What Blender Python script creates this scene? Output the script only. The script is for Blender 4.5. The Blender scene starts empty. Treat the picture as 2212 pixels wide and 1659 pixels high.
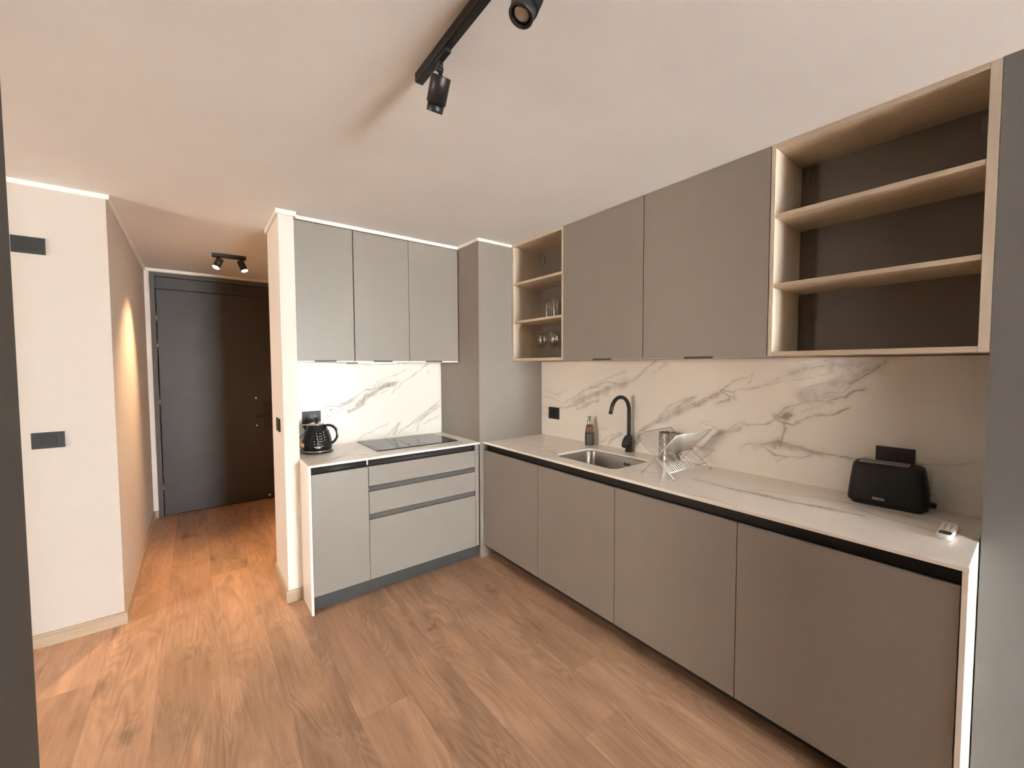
import bpy, bmesh, math, random
import numpy as np
from mathutils import Vector, Matrix, Quaternion

random.seed(7)
S = bpy.context.scene
COL = S.collection
PI = math.pi
BY = -5.2       # inside face of the window wall
VY0, VY1, VZ0, VZ1 = 0.75, 2.55, 1.00, 2.10     # window of the side room
HALL_W = 135.0
SKY_W = 95.0
SKY = (0.97, 0.985, 1.0)
GROUND = (0.94, 0.93, 0.92)
EXPOSURE = 0.35
VEINS_SINK_WALL=[(0.003,0.75,[(1.523,1.507),(1.591,1.448),(1.669,1.399),(1.735,1.363),(1.838,1.357),(1.911,1.361),(1.986,1.333),(2.065,1.307),(2.158,1.264),(2.233,1.233),(2.345,1.18)]),(0.022,0.34,[(1.751,1.36),(1.838,1.331),(1.986,1.28),(2.105,1.235),(2.211,1.205)]),(0.01,0.3,[(2.126,1.203),(2.254,1.167),(2.38,1.141)]),(0.012,0.25,[(1.986,1.232),(2.105,1.178),(2.189,1.143)]),(0.003,0.5,[(1.756,1.447),(1.857,1.403),(1.967,1.356),(2.106,1.297),(2.255,1.226)]),(0.002,0.5,[(2.617,1.222),(2.489,1.217),(2.38,1.194),(2.334,1.161),(2.416,1.108)]),(0.003,0.35,[(2.514,1.271),(2.44,1.249),(2.345,1.262)]),(0.008,0.2,[(2.428,1.216),(2.322,1.288)]),(0.003,0.45,[(2.617,1.126),(2.514,1.12)]),(0.006,0.4,[(2.617,1.073),(2.514,1.065)]),(0.004,0.45,[(1.53,1.424),(1.443,1.487)]),(0.016,0.35,[(1.094,1.331),(1.168,1.286),(1.241,1.245),(1.343,1.2),(1.425,1.154),(1.54,1.096),(1.633,1.038),(1.664,0.964)]),(0.004,0.6,[(0.931,1.436),(0.961,1.408),(1.034,1.384),(1.1,1.336),(1.18,1.291),(1.291,1.239),(1.425,1.173),(1.54,1.109),(1.633,1.044),(1.68,0.948)]),(0.004,0.6,[(1.094,1.336),(1.06,1.313),(1.016,1.29)]),(0.006,0.6,[(1.115,1.266),(1.093,1.279),(1.049,1.291)]),(0.003,0.5,[(1.028,1.323),(1.016,1.284)]),(0.004,0.5,[(1.094,1.342),(1.033,1.328),(0.97,1.344),(0.881,1.383),(0.798,1.427),(0.736,1.458),(0.678,1.471),(0.629,1.481)]),(0.003,0.45,[(0.95,1.376),(0.931,1.436)]),(0.003,0.45,[(0.881,1.38),(0.797,1.402),(0.685,1.422),(0.628,1.44),(0.598,1.459)]),(0.003,0.4,[(1.601,1.058),(1.511,1.132),(1.425,1.206),(1.357,1.255),(1.242,1.299)]),(0.002,0.4,[(1.292,1.278),(1.294,1.226)]),(0.012,0.22,[(1.482,1.149),(1.344,1.235),(1.266,1.286)]),(0.03,0.28,[(0.754,1.453),(0.645,1.483),(0.568,1.487),(0.509,1.482)]),(0.025,0.22,[(0.508,1.436),(0.453,1.468),(0.414,1.495)]),(0.004,0.65,[(0.391,1.516),(0.414,1.495),(0.439,1.471),(0.473,1.441),(0.507,1.418),(0.529,1.401)]),(0.004,0.45,[(0.703,1.483),(0.63,1.507),(0.553,1.482),(0.523,1.455)]),(0.03,0.3,[(0.708,1.329),(0.667,1.361),(0.611,1.387),(0.551,1.408)]),(0.02,0.25,[(0.673,1.297),(0.626,1.324),(0.572,1.337)]),(0.005,0.6,[(0.716,1.329),(0.708,1.359),(0.675,1.38),(0.627,1.396),(0.58,1.388),(0.551,1.413),(0.521,1.4)]),(0.004,0.6,[(0.675,1.365),(0.658,1.332),(0.626,1.343),(0.595,1.359),(0.565,1.356),(0.528,1.385)]),(0.005,0.7,[(0.811,1.223),(0.776,1.259),(0.741,1.277),(0.707,1.304),(0.665,1.307),(0.609,1.306),(0.579,1.327),(0.542,1.348),(0.517,1.363),(0.485,1.372)]),(0.004,0.6,[(0.73,1.2),(0.697,1.223),(0.664,1.24),(0.592,1.25),(0.562,1.267),(0.539,1.278)]),(0.004,0.5,[(0.706,1.259),(0.657,1.278),(0.625,1.295),(0.594,1.302)]),(0.003,0.5,[(0.629,1.483),(0.59,1.454),(0.559,1.426),(0.551,1.399)]),(0.018,0.55,[(0.811,1.216),(0.779,1.217),(0.762,1.229)]),(0.005,0.7,[(0.82,1.211),(0.792,1.19),(0.739,1.186),(0.717,1.198)]),(0.008,0.5,[(0.779,1.186),(0.775,1.161),(0.786,1.134),(0.795,1.096)]),(0.003,0.5,[(0.757,1.24),(0.739,1.272)]),(0.004,0.55,[(0.82,1.203),(0.867,1.171),(0.946,1.157),(0.987,1.164)]),(0.004,0.5,[(1.214,1.145),(1.154,1.136),(1.107,1.11),(1.067,1.109),(1.035,1.141),(1.003,1.167),(0.972,1.174),(0.977,1.156),(1.029,1.125),(1.051,1.105)]),(0.005,0.5,[(1.153,1.072),(1.095,1.098),(1.029,1.116),(0.987,1.141)]),(0.003,0.4,[(1.158,1.024),(1.129,1.06),(1.106,1.083)]),(0.003,0.35,[(1.19,1.159),(1.142,1.152)]),(0.01,0.2,[(1.118,1.091),(1.008,1.139)]),(0.005,0.45,[(1.0,1.03),(0.954,1.062),(0.874,1.067),(0.799,1.099),(0.736,1.081),(0.668,1.068),(0.595,1.062),(0.52,1.062),(0.456,1.068),(0.376,1.072),(0.295,1.078),(0.226,1.083),(0.177,1.095),(0.141,1.107)]),(0.018,0.3,[(0.808,1.094),(0.754,1.077),(0.693,1.066),(0.635,1.064)]),(0.018,0.22,[(0.923,1.051),(0.864,1.065),(0.808,1.079)]),(0.004,0.45,[(0.874,1.047),(0.835,1.03),(0.779,1.026),(0.726,1.028),(0.676,1.049)]),(0.003,0.45,[(0.825,1.002),(0.779,1.023)]),(0.003,0.5,[(1.249,1.003),(1.187,0.998),(1.137,0.994),(1.175,0.964),(1.223,0.929)]),(0.003,0.5,[(1.964,0.92),(1.889,0.968),(1.8,1.009)]),(0.01,0.3,[(1.898,0.915),(1.844,0.967),(1.791,1.003)]),(0.003,0.4,[(2.053,0.992),(1.908,1.021)]),(0.012,0.3,[(1.664,0.922),(1.632,0.983)])]
VEINS_HOB_WALL=[(0.0025,0.75,[(1.586,1.511),(1.555,1.483),(1.517,1.455),(1.499,1.432),(1.456,1.41),(1.408,1.389),(1.349,1.357),(1.32,1.35),(1.292,1.35),(1.236,1.338),(1.187,1.353),(1.138,1.336),(1.09,1.306),(1.037,1.298),(0.996,1.273),(0.94,1.235),(0.871,1.213),(0.823,1.196),(0.794,1.183),(0.73,1.189),(0.72,1.173)]),(0.003,0.6,[(1.357,1.448),(1.31,1.424),(1.254,1.397),(1.198,1.377),(1.16,1.373),(1.122,1.352),(1.09,1.332)]),(0.022,0.4,[(1.28,1.337),(1.224,1.323),(1.153,1.304),(1.099,1.274),(1.036,1.24),(0.995,1.201),(0.969,1.177)]),(0.012,0.35,[(1.02,1.194),(0.969,1.161),(0.908,1.135)]),(0.01,0.35,[(0.945,1.224),(0.88,1.198),(0.822,1.176),(0.766,1.16)]),(0.007,0.35,[(0.919,1.177),(0.87,1.158),(0.798,1.133),(0.737,1.11)]),(0.002,0.6,[(0.562,1.2),(0.605,1.201),(0.64,1.2),(0.685,1.196),(0.721,1.188),(0.753,1.2),(0.776,1.209),(0.804,1.217)]),(0.0025,0.45,[(0.607,1.269),(0.62,1.256),(0.641,1.248),(0.681,1.241)]),(0.008,0.2,[(0.797,1.287),(0.768,1.264),(0.722,1.241)]),(0.004,0.5,[(1.332,1.349),(1.308,1.314),(1.274,1.283),(1.257,1.262)]),(0.006,0.3,[(1.235,1.284),(1.18,1.271),(1.153,1.261)]),(0.003,0.4,[(1.585,1.44),(1.566,1.42)]),(0.003,0.65,[(1.678,1.191),(1.619,1.136),(1.581,1.109),(1.524,1.079),(1.481,1.042),(1.456,1.021),(1.426,0.99),(1.39,0.971),(1.343,0.953),(1.308,0.935)]),(0.004,0.55,[(1.677,1.132),(1.618,1.095),(1.555,1.059),(1.511,1.023),(1.492,0.99),(1.461,0.942)]),(0.014,0.28,[(1.651,1.145),(1.561,1.082),(1.499,1.035),(1.462,0.998)]),(0.003,0.35,[(1.676,1.05),(1.585,1.01),(1.523,0.981)]),(0.003,0.5,[(1.32,1.005),(1.286,0.987),(1.24,0.958),(1.201,0.935),(1.168,0.917)]),(0.01,0.28,[(1.315,1.003),(1.285,0.965),(1.262,0.939)]),(0.002,0.5,[(1.214,1.02),(1.164,1.003),(1.11,0.982),(1.073,0.964),(1.036,0.958),(1.005,0.94),(0.979,0.922)]),(0.0025,0.4,[(0.559,1.06),(0.593,1.066)]),(0.003,0.35,[(0.56,1.11),(0.586,1.11)])]
VEINS_SINK_TOP=[(0.008,0.55,[(1.983,1.063),(1.976,1.001),(1.981,0.948),(1.98,0.894),(1.978,0.843),(1.989,0.798),(1.999,0.755),(1.994,0.693),(1.988,0.634),(1.983,0.578),(1.988,0.528),(2.005,0.471),(2.004,0.41)]),(0.018,0.28,[(1.975,0.875),(1.982,0.811),(1.985,0.661),(1.994,0.581),(2.002,0.507)]),(0.003,0.4,[(2.03,0.832),(2.074,0.752),(2.106,0.643),(2.173,0.551)]),(0.005,0.45,[(1.741,0.932),(1.76,0.891),(1.758,0.84),(1.74,0.794),(1.736,0.75)]),(0.005,0.55,[(1.916,2.3),(1.927,2.259),(1.937,2.219),(1.957,2.179),(1.984,2.142)]),(0.004,0.6,[(1.891,2.089),(1.882,2.039),(1.883,1.997),(1.855,1.939),(1.831,1.894)]),(0.003,0.4,[(2.17,2.339),(2.191,2.268),(2.217,2.221),(2.297,2.13)]),(0.004,0.4,[(1.823,2.188),(1.83,2.124),(1.879,2.042),(1.924,1.991)]),(0.006,0.4,[(2.134,0.562),(2.155,0.459),(2.145,0.328),(2.123,0.184),(2.088,0.107),(2.055,0.02)]),(0.004,0.45,[(2.091,0.445),(2.04,0.34),(2.034,0.254),(2.017,0.174)]),(0.004,0.4,[(1.909,1.421),(1.925,1.365),(1.946,1.253)]),(0.003,0.35,[(1.886,1.252),(1.883,1.152),(1.878,1.117)])]
VEINS_HOB_TOP=[(0.005,0.5,[(0.675,2.722),(0.805,2.855),(0.908,3.003)]),(0.012,0.3,[(0.601,2.69),(0.78,2.769),(0.871,2.697)]),(0.006,0.4,[(1.235,3.361),(1.308,3.475),(1.627,3.341)]),(0.008,0.35,[(0.743,2.637),(0.907,2.634),(1.229,2.666),(1.609,2.703)])]

# ------------------------------------------------------------------ helpers
def V(*a):
    return Vector(a)

def new_mat(name):
    m = bpy.data.materials.new(name)
    m.use_nodes = True
    nt = m.node_tree
    b = nt.nodes['Principled BSDF']
    return m, nt, b

def simple(name, col, rough=0.5, metal=0.0, noise=0.0, nscale=40.0, bump=0.0, bscale=300.0, spec=0.5, coat=0.0):
    m, nt, b = new_mat(name)
    N = nt.nodes; L = nt.links
    b.inputs['Base Color'].default_value = (*col, 1)
    b.inputs['Roughness'].default_value = rough
    b.inputs['Metallic'].default_value = metal
    b.inputs['Specular IOR Level'].default_value = spec
    b.inputs['Coat Weight'].default_value = coat
    tc = N.new('ShaderNodeTexCoord')
    if noise > 0:
        n = N.new('ShaderNodeTexNoise'); n.inputs['Scale'].default_value = nscale; n.inputs['Detail'].default_value = 4
        L.new(tc.outputs['Object'], n.inputs['Vector'])
        r = N.new('ShaderNodeMapRange')
        r.inputs['From Min'].default_value = 0.3; r.inputs['From Max'].default_value = 0.7
        r.inputs['To Min'].default_value = 1 - noise; r.inputs['To Max'].default_value = 1 + noise
        L.new(n.outputs['Fac'], r.inputs['Value'])
        mx = N.new('ShaderNodeVectorMath'); mx.operation = 'SCALE'
        mx.inputs[0].default_value = col
        L.new(r.outputs['Result'], mx.inputs['Scale'])
        L.new(mx.outputs['Vector'], b.inputs['Base Color'])
    if bump > 0:
        n2 = N.new('ShaderNodeTexNoise'); n2.inputs['Scale'].default_value = bscale; n2.inputs['Detail'].default_value = 3
        L.new(tc.outputs['Object'], n2.inputs['Vector'])
        bp = N.new('ShaderNodeBump'); bp.inputs['Strength'].default_value = bump; bp.inputs['Distance'].default_value = 0.002
        L.new(n2.outputs['Fac'], bp.inputs['Height'])
        L.new(bp.outputs['Normal'], b.inputs['Normal'])
    return m

def mth(nt, op, a, b=None, c=None):
    n = nt.nodes.new('ShaderNodeMath'); n.operation = op
    for i, x in enumerate((a, b, c)):
        if x is None: continue
        if isinstance(x, (int, float)): n.inputs[i].default_value = x
        else: nt.links.new(x, n.inputs[i])
    return n.outputs[0]

# --------------------------------------------------------------- materials
def marble_mat(name, base, vein, rough):
    m, nt, b = new_mat(name)
    N = nt.nodes; L = nt.links
    at = N.new('ShaderNodeAttribute'); at.attribute_name = 'vein'
    tc = N.new('ShaderNodeTexCoord')
    n = N.new('ShaderNodeTexNoise'); n.inputs['Scale'].default_value = 2.2; n.inputs['Detail'].default_value = 5; n.inputs['Distortion'].default_value = 0.8
    L.new(tc.outputs['Object'], n.inputs['Vector'])
    soft = mth(nt, 'MULTIPLY', mth(nt, 'SUBTRACT', n.outputs['Fac'], 0.5), 0.18)
    n2 = N.new('ShaderNodeTexNoise'); n2.inputs['Scale'].default_value = 60; n2.inputs['Detail'].default_value = 6
    L.new(tc.outputs['Object'], n2.inputs['Vector'])
    gr = mth(nt, 'MULTIPLY_ADD', n2.outputs['Fac'], 0.9, 0.55)
    v = mth(nt, 'MULTIPLY', at.outputs['Fac'], gr)
    f = mth(nt, 'ADD', v, soft)
    cr = N.new('ShaderNodeMix'); cr.data_type = 'RGBA'
    cr.inputs[6].default_value = (*base, 1); cr.inputs[7].default_value = (*vein, 1)
    cr.clamp_factor = True
    L.new(f, cr.inputs[0])
    L.new(cr.outputs[2], b.inputs['Base Color'])
    b.inputs['Roughness'].default_value = rough
    return m

def oak_mat(name, axis, c1, c2, rough=0.55):
    m, nt, b = new_mat(name)
    N = nt.nodes; L = nt.links
    g = N.new('ShaderNodeNewGeometry')
    mp = N.new('ShaderNodeMapping')
    sc = [55, 55, 55]; sc['xyz'.index(axis)] = 2.5
    mp.inputs['Scale'].default_value = sc
    L.new(g.outputs['Position'], mp.inputs['Vector'])
    n = N.new('ShaderNodeTexNoise'); n.inputs['Scale'].default_value = 1.0; n.inputs['Detail'].default_value = 6; n.inputs['Distortion'].default_value = 0.3
    L.new(mp.outputs['Vector'], n.inputs['Vector'])
    mp2 = N.new('ShaderNodeMapping')
    sc2 = [9, 9, 9]; sc2['xyz'.index(axis)] = 0.5
    mp2.inputs['Scale'].default_value = sc2
    L.new(g.outputs['Position'], mp2.inputs['Vector'])
    n2 = N.new('ShaderNodeTexNoise'); n2.inputs['Scale'].default_value = 1.0; n2.inputs['Detail'].default_value = 3
    L.new(mp2.outputs['Vector'], n2.inputs['Vector'])
    f = mth(nt, 'ADD', mth(nt, 'MULTIPLY', n.outputs['Fac'], 0.55), mth(nt, 'MULTIPLY', n2.outputs['Fac'], 0.45))
    r = N.new('ShaderNodeValToRGB')
    r.color_ramp.elements[0].position = 0.33; r.color_ramp.elements[0].color = (*c2, 1)
    r.color_ramp.elements[1].position = 0.66; r.color_ramp.elements[1].color = (*c1, 1)
    L.new(f, r.inputs['Fac'])
    L.new(r.outputs['Color'], b.inputs['Base Color'])
    b.inputs['Roughness'].default_value = rough
    return m

def floor_mat():
    m, nt, b = new_mat('oak_plank_floor')
    N = nt.nodes; L = nt.links
    g = N.new('ShaderNodeNewGeometry')
    s = N.new('ShaderNodeSeparateXYZ'); L.new(g.outputs['Position'], s.inputs[0])
    W, LEN = 0.2275, 1.88
    xr = mth(nt, 'DIVIDE', mth(nt, 'ADD', s.outputs['X'], 0.412 + W * 20), W)
    row = mth(nt, 'FLOOR', xr)
    fx = mth(nt, 'FRACT', xr)
    # end-joint position of each board row
    known = {20: 3.53, 21: 2.60, 22: 3.55, 23: 2.62, 24: 1.70, 25: 0.55, 26: 2.05, 27: 2.95, 28: 1.35, 29: 2.4}
    wn = N.new('ShaderNodeTexWhiteNoise'); wn.noise_dimensions = '1D'
    L.new(mth(nt, 'ADD', row, 0.37), wn.inputs['W'])
    off = mth(nt, 'MULTIPLY', wn.outputs['Value'], 0.0)
    rnd = mth(nt, 'MULTIPLY', wn.outputs['Value'], LEN)
    isk = None
    for k, e in known.items():
        c = mth(nt, 'COMPARE', row, float(k), 0.3)
        off = mth(nt, 'MULTIPLY_ADD', c, e, off)
        isk = c if isk is None else mth(nt, 'ADD', isk, c)
    off = mth(nt, 'MULTIPLY_ADD', mth(nt, 'SUBTRACT', 1.0, isk), rnd, off)
    yr = mth(nt, 'ADD', mth(nt, 'DIVIDE', mth(nt, 'SUBTRACT', s.outputs['Y'], off), LEN), 10.0)
    brd = mth(nt, 'FLOOR', yr)
    fy = mth(nt, 'FRACT', yr)
    pid = mth(nt, 'MULTIPLY_ADD', row, 7.13, mth(nt, 'MULTIPLY', brd, 3.71))
    wp = N.new('ShaderNodeTexWhiteNoise'); wp.noise_dimensions = '1D'; L.new(pid, wp.inputs['W'])
    sp = N.new('ShaderNodeSeparateColor'); L.new(wp.outputs['Color'], sp.inputs[0])
    # grain coordinates, shifted per board
    cx = mth(nt, 'MULTIPLY_ADD', sp.outputs[0], 17.0, s.outputs['X'])
    cy = mth(nt, 'MULTIPLY_ADD', sp.outputs[1], 23.0, s.outputs['Y'])
    def vec(ax, ay, az):
        c = N.new('ShaderNodeCombineXYZ')
        for i, q in enumerate((ax, ay, az)):
            if isinstance(q, (int, float)): c.inputs[i].default_value = q
            else: L.new(q, c.inputs[i])
        return c.outputs[0]
    def noise(v, scale, det, dist=0.0):
        n = N.new('ShaderNodeTexNoise'); n.inputs['Scale'].default_value = scale; n.inputs['Detail'].default_value = det
        n.inputs['Distortion'].default_value = dist
        L.new(v, n.inputs['Vector']); return n.outputs['Fac']
    fine = noise(vec(mth(nt, 'MULTIPLY', cx, 90), mth(nt, 'MULTIPLY', cy, 5), sp.outputs[2]), 1.0, 5, 0.4)
    broad = noise(vec(mth(nt, 'MULTIPLY', cx, 7), mth(nt, 'MULTIPLY', cy, 1.6), sp.outputs[2]), 1.0, 4, 1.0)
    # cathedral figure: contour lines of a stretched noise
    hill = noise(vec(mth(nt, 'MULTIPLY', cx, 6.0), mth(nt, 'MULTIPLY', cy, 0.9), 3.3), 1.0, 2, 0.6)
    rings = mth(nt, 'SINE', mth(nt, 'MULTIPLY', hill, 120.0))
    ringmask = noise(vec(mth(nt, 'MULTIPLY', cx, 5), mth(nt, 'MULTIPLY', cy, 1.3), 8.1), 1.0, 2)
    rm = N.new('ShaderNodeMapRange'); rm.inputs['From Min'].default_value = 0.40; rm.inputs['From Max'].default_value = 0.58
    L.new(ringmask, rm.inputs['Value'])
    rg = mth(nt, 'MULTIPLY', rings, rm.outputs['Result'])
    # knots
    vo = N.new('ShaderNodeTexVoronoi'); vo.feature = 'F1'; vo.inputs['Scale'].default_value = 1.0
    nd = noise(vec(cx, cy, 0.0), 14.0, 3)
    L.new(vec(mth(nt, 'MULTIPLY_ADD', nd, 0.35, mth(nt, 'MULTIPLY', cx, 4.2)), mth(nt, 'MULTIPLY_ADD', nd, 0.35, mth(nt, 'MULTIPLY', cy, 1.9)), 0.0), vo.inputs['Vector'])
    kn = N.new('ShaderNodeMapRange'); kn.inputs['From Min'].default_value = 0.02; kn.inputs['From Max'].default_value = 0.24
    kn.inputs['To Min'].default_value = 1.0; kn.inputs['To Max'].default_value = 0.0
    kn.interpolation_type = 'SMOOTHSTEP'
    L.new(vo.outputs['Distance'], kn.inputs['Value'])
    kc = N.new('ShaderNodeSeparateColor'); L.new(vo.outputs['Color'], kc.inputs[0])
    kk = mth(nt, 'MULTIPLY', kn.outputs['Result'], mth(nt, 'GREATER_THAN', kc.outputs[0], 0.18))
    kk = mth(nt, 'MULTIPLY', kk, mth(nt, 'MULTIPLY_ADD', fine, 1.3, 0.0))
    tone = mth(nt, 'MULTIPLY_ADD', mth(nt, 'SUBTRACT', sp.outputs[0], 0.5), 0.30, 1.0)
    tone = mth(nt, 'ADD', tone, mth(nt, 'MULTIPLY', mth(nt, 'SUBTRACT', fine, 0.5), 0.55))
    tone = mth(nt, 'ADD', tone, mth(nt, 'MULTIPLY', mth(nt, 'SUBTRACT', broad, 0.5), 0.95))
    tone = mth(nt, 'ADD', tone, mth(nt, 'MULTIPLY', rg, 0.11))
    tone = mth(nt, 'SUBTRACT', tone, mth(nt, 'MULTIPLY', kk, 0.75))
    # seams
    sx = mth(nt, 'LESS_THAN', mth(nt, 'MINIMUM', fx, mth(nt, 'SUBTRACT', 1.0, fx)), 0.0045)
    sy = mth(nt, 'LESS_THAN', mth(nt, 'MINIMUM', fy, mth(nt, 'SUBTRACT', 1.0, fy)), 0.0006)
    seam = mth(nt, 'MAXIMUM', sx, sy)
    tone = mth(nt, 'MULTIPLY', tone, mth(nt, 'MULTIPLY_ADD', seam, -0.28, 1.0))
    mix = N.new('ShaderNodeMix'); mix.data_type = 'RGBA'
    mix.inputs[6].default_value = (*FLOOR_A, 1); mix.inputs[7].default_value = (*FLOOR_B, 1)
    L.new(sp.outputs[1], mix.inputs[0])
    sc = N.new('ShaderNodeVectorMath'); sc.operation = 'SCALE'
    L.new(mix.outputs[2], sc.inputs[0]); L.new(tone, sc.inputs['Scale'])
    L.new(sc.outputs[0], b.inputs['Base Color'])
    b.inputs['Roughness'].default_value = 0.42
    bp = N.new('ShaderNodeBump'); bp.inputs['Strength'].default_value = 0.35; bp.inputs['Distance'].default_value = 0.002
    L.new(mth(nt, 'SUBTRACT', mth(nt, 'MULTIPLY', fine, 0.4), seam), bp.inputs['Height'])
    L.new(bp.outputs['Normal'], b.inputs['Normal'])
    return m

def emis(name, col, strength):
    m = bpy.data.materials.new(name); m.use_nodes = True
    nt = m.node_tree; nt.nodes.clear()
    e = nt.nodes.new('ShaderNodeEmission'); e.inputs['Color'].default_value = (*col, 1); e.inputs['Strength'].default_value = strength
    o = nt.nodes.new('ShaderNodeOutputMaterial'); nt.links.new(e.outputs[0], o.inputs[0])
    return m

def thin_glass(name, tint, refl=0.06, edge=0.9):
    m = bpy.data.materials.new(name); m.use_nodes = True
    nt = m.node_tree; nt.nodes.clear(); N = nt.nodes; L = nt.links
    t = N.new('ShaderNodeBsdfTransparent'); t.inputs['Color'].default_value = (*tint, 1)
    g = N.new('ShaderNodeBsdfGlossy'); g.inputs['Roughness'].default_value = 0.03; g.inputs['Color'].default_value = (1, 1, 1, 1)
    lw = N.new('ShaderNodeLayerWeight'); lw.inputs['Blend'].default_value = 0.35
    f = mth(nt, 'MULTIPLY_ADD', mth(nt, 'POWER', lw.outputs['Facing'], 2.0), edge, refl)
    mx = N.new('ShaderNodeMixShader'); L.new(f, mx.inputs[0]); L.new(t.outputs[0], mx.inputs[1]); L.new(g.outputs[0], mx.inputs[2])
    o = N.new('ShaderNodeOutputMaterial'); L.new(mx.outputs[0], o.inputs[0])
    return m

FLOOR_A = (0.490, 0.285, 0.174)
FLOOR_B = (0.445, 0.268, 0.170)
M = {}
M['floor'] = floor_mat()
M['ceiling'] = simple('ceiling_paint', (0.79, 0.785, 0.775), 0.9, noise=0.02, nscale=3)
M['wall'] = simple('white_wall_paint', (0.76, 0.71, 0.66), 0.85, bump=0.25, bscale=220)
M['cream_dimmed'] = simple('cream_wall_paint_dimmed', (0.57, 0.51, 0.465), 0.85, bump=0.2, bscale=220)  # cream kept darker than the white paint to stand in for weaker daylight
M['plaster'] = simple('textured_plaster', (0.58, 0.52, 0.475), 0.9, noise=0.05, nscale=60, bump=0.9, bscale=130)
M['grey_wall'] = simple('grey_wall_paint', (0.185, 0.178, 0.172), 0.9, bump=0.1)
M['shaded_wall'] = simple('shaded_taupe_paint', (0.075, 0.062, 0.052), 0.8)  # grey wall in shade, its darkness put into the colour
M['trim'] = simple('white_trim', (0.86, 0.83, 0.79), 0.5)
M['taupe'] = simple('taupe_laminate', (0.268, 0.235, 0.208), 0.42, noise=0.015, nscale=6, bump=0.05, bscale=900)
M['taupe_edge'] = simple('taupe_edge', (0.42, 0.37, 0.33), 0.5)
M['carcass'] = simple('cabinet_carcass', (0.10, 0.088, 0.078), 0.7)
M['marble_wall'] = marble_mat('marble_panel', (0.87, 0.825, 0.765), (0.31, 0.27, 0.235), 0.25)
M['marble_top'] = marble_mat('marble_worktop', (0.88, 0.83, 0.76), (0.35, 0.30, 0.25), 0.22)
M['oak_z'] = oak_mat('light_oak_vertical', 'z', (0.70, 0.615, 0.50), (0.57, 0.48, 0.375))
M['oak_y'] = oak_mat('light_oak_along', 'y', (0.66, 0.545, 0.415), (0.52, 0.42, 0.31))
M['oak_x'] = oak_mat('light_oak_across', 'x', (0.54, 0.42, 0.30), (0.40, 0.30, 0.21))
M['skirt'] = oak_mat('oak_skirting', 'y', (0.52, 0.40, 0.29), (0.34, 0.25, 0.17))
M['skirt_x'] = oak_mat('oak_skirting_across', 'x', (0.52, 0.40, 0.29), (0.34, 0.25, 0.17))
M['black'] = simple('matte_black', (0.012, 0.012, 0.013), 0.42)
M['black_plastic'] = simple('black_plastic', (0.02, 0.02, 0.021), 0.38)
M['black_soft'] = simple('soft_black', (0.020, 0.019, 0.019), 0.5)
M['toaster_black'] = simple('toaster_black', (0.008, 0.008, 0.008), 0.5)
M['gloss_black'] = simple('gloss_black', (0.006, 0.006, 0.007), 0.08, coat=0.6)
M['hob'] = simple('hob_glass', (0.004, 0.004, 0.005), 0.03, spec=0.9)
M['slate'] = simple('slate_metal', (0.040, 0.039, 0.038), 0.5, metal=0.2)
M['dark_channel'] = simple('dark_channel', (0.012, 0.009, 0.007), 0.5)
M['plinth_grey'] = simple('grey_plinth', (0.045, 0.043, 0.041), 0.5)
M['plinth'] = simple('dark_plinth', (0.035, 0.030, 0.027), 0.5)
M['door'] = simple('dark_brown_door', (0.036, 0.030, 0.028), 0.5, noise=0.10, nscale=5)
M['frame'] = simple('dark_grey_frame', (0.082, 0.077, 0.068), 0.6)
M['steel'] = simple('brushed_steel', (0.55, 0.52, 0.49), 0.24, metal=1.0, noise=0.05, nscale=80)
M['sink'] = simple('sink_steel', (0.42, 0.39, 0.36), 0.30, metal=1.0, noise=0.06, nscale=90)
M['chrome'] = simple('chrome', (0.75, 0.74, 0.72), 0.10, metal=1.0)
M['back_panel'] = simple('shelf_back_laminate', (0.175, 0.145, 0.122), 0.6)
M['slot_steel'] = simple('slot_steel', (0.62, 0.58, 0.53), 0.5, metal=0.5)
M['wire'] = simple('wire_steel', (0.62, 0.59, 0.55), 0.42, metal=0.9)
M['perforated'] = simple('perforated_steel', (0.60, 0.58, 0.55), 0.22, metal=1.0)
M['white_plastic'] = simple('white_plastic', (0.80, 0.79, 0.77), 0.35)
M['grey_plastic'] = simple('grey_plastic', (0.30, 0.29, 0.28), 0.4)
M['screen'] = simple('dark_screen', (0.03, 0.028, 0.027), 0.15)
M['ceramic'] = simple('grey_glaze', (0.085, 0.083, 0.08), 0.18)
M['brown_band'] = simple('brown_band', (0.20, 0.095, 0.05), 0.45, noise=0.25, nscale=60)
M['orange_tag'] = simple('orange_tag', (0.62, 0.33, 0.12), 0.6)
M['silver_print'] = simple('silver_print', (0.55, 0.53, 0.50), 0.35, metal=0.6)
M['glass'] = thin_glass('drinking_glass', (0.93, 0.92, 0.90), 0.07, 0.75)
M['pane'] = thin_glass('window_pane', (0.95, 0.97, 0.96), 0.04, 0.5)
M['dimming_pane'] = thin_glass('dimming_window_pane', (0.55, 0.52, 0.48), 0.04, 0.4)  # tint added to dim and balance daylight from the unseen side window
M['lens'] = simple('lamp_reflector', (0.42, 0.40, 0.38), 0.25, metal=0.8)
M['warm_lamp'] = emis('warm_lamp_lens', (1.0, 0.80, 0.48), 45.0)
M['bracket'] = simple('bracket_plastic', (0.22, 0.20, 0.18), 0.5)

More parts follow.
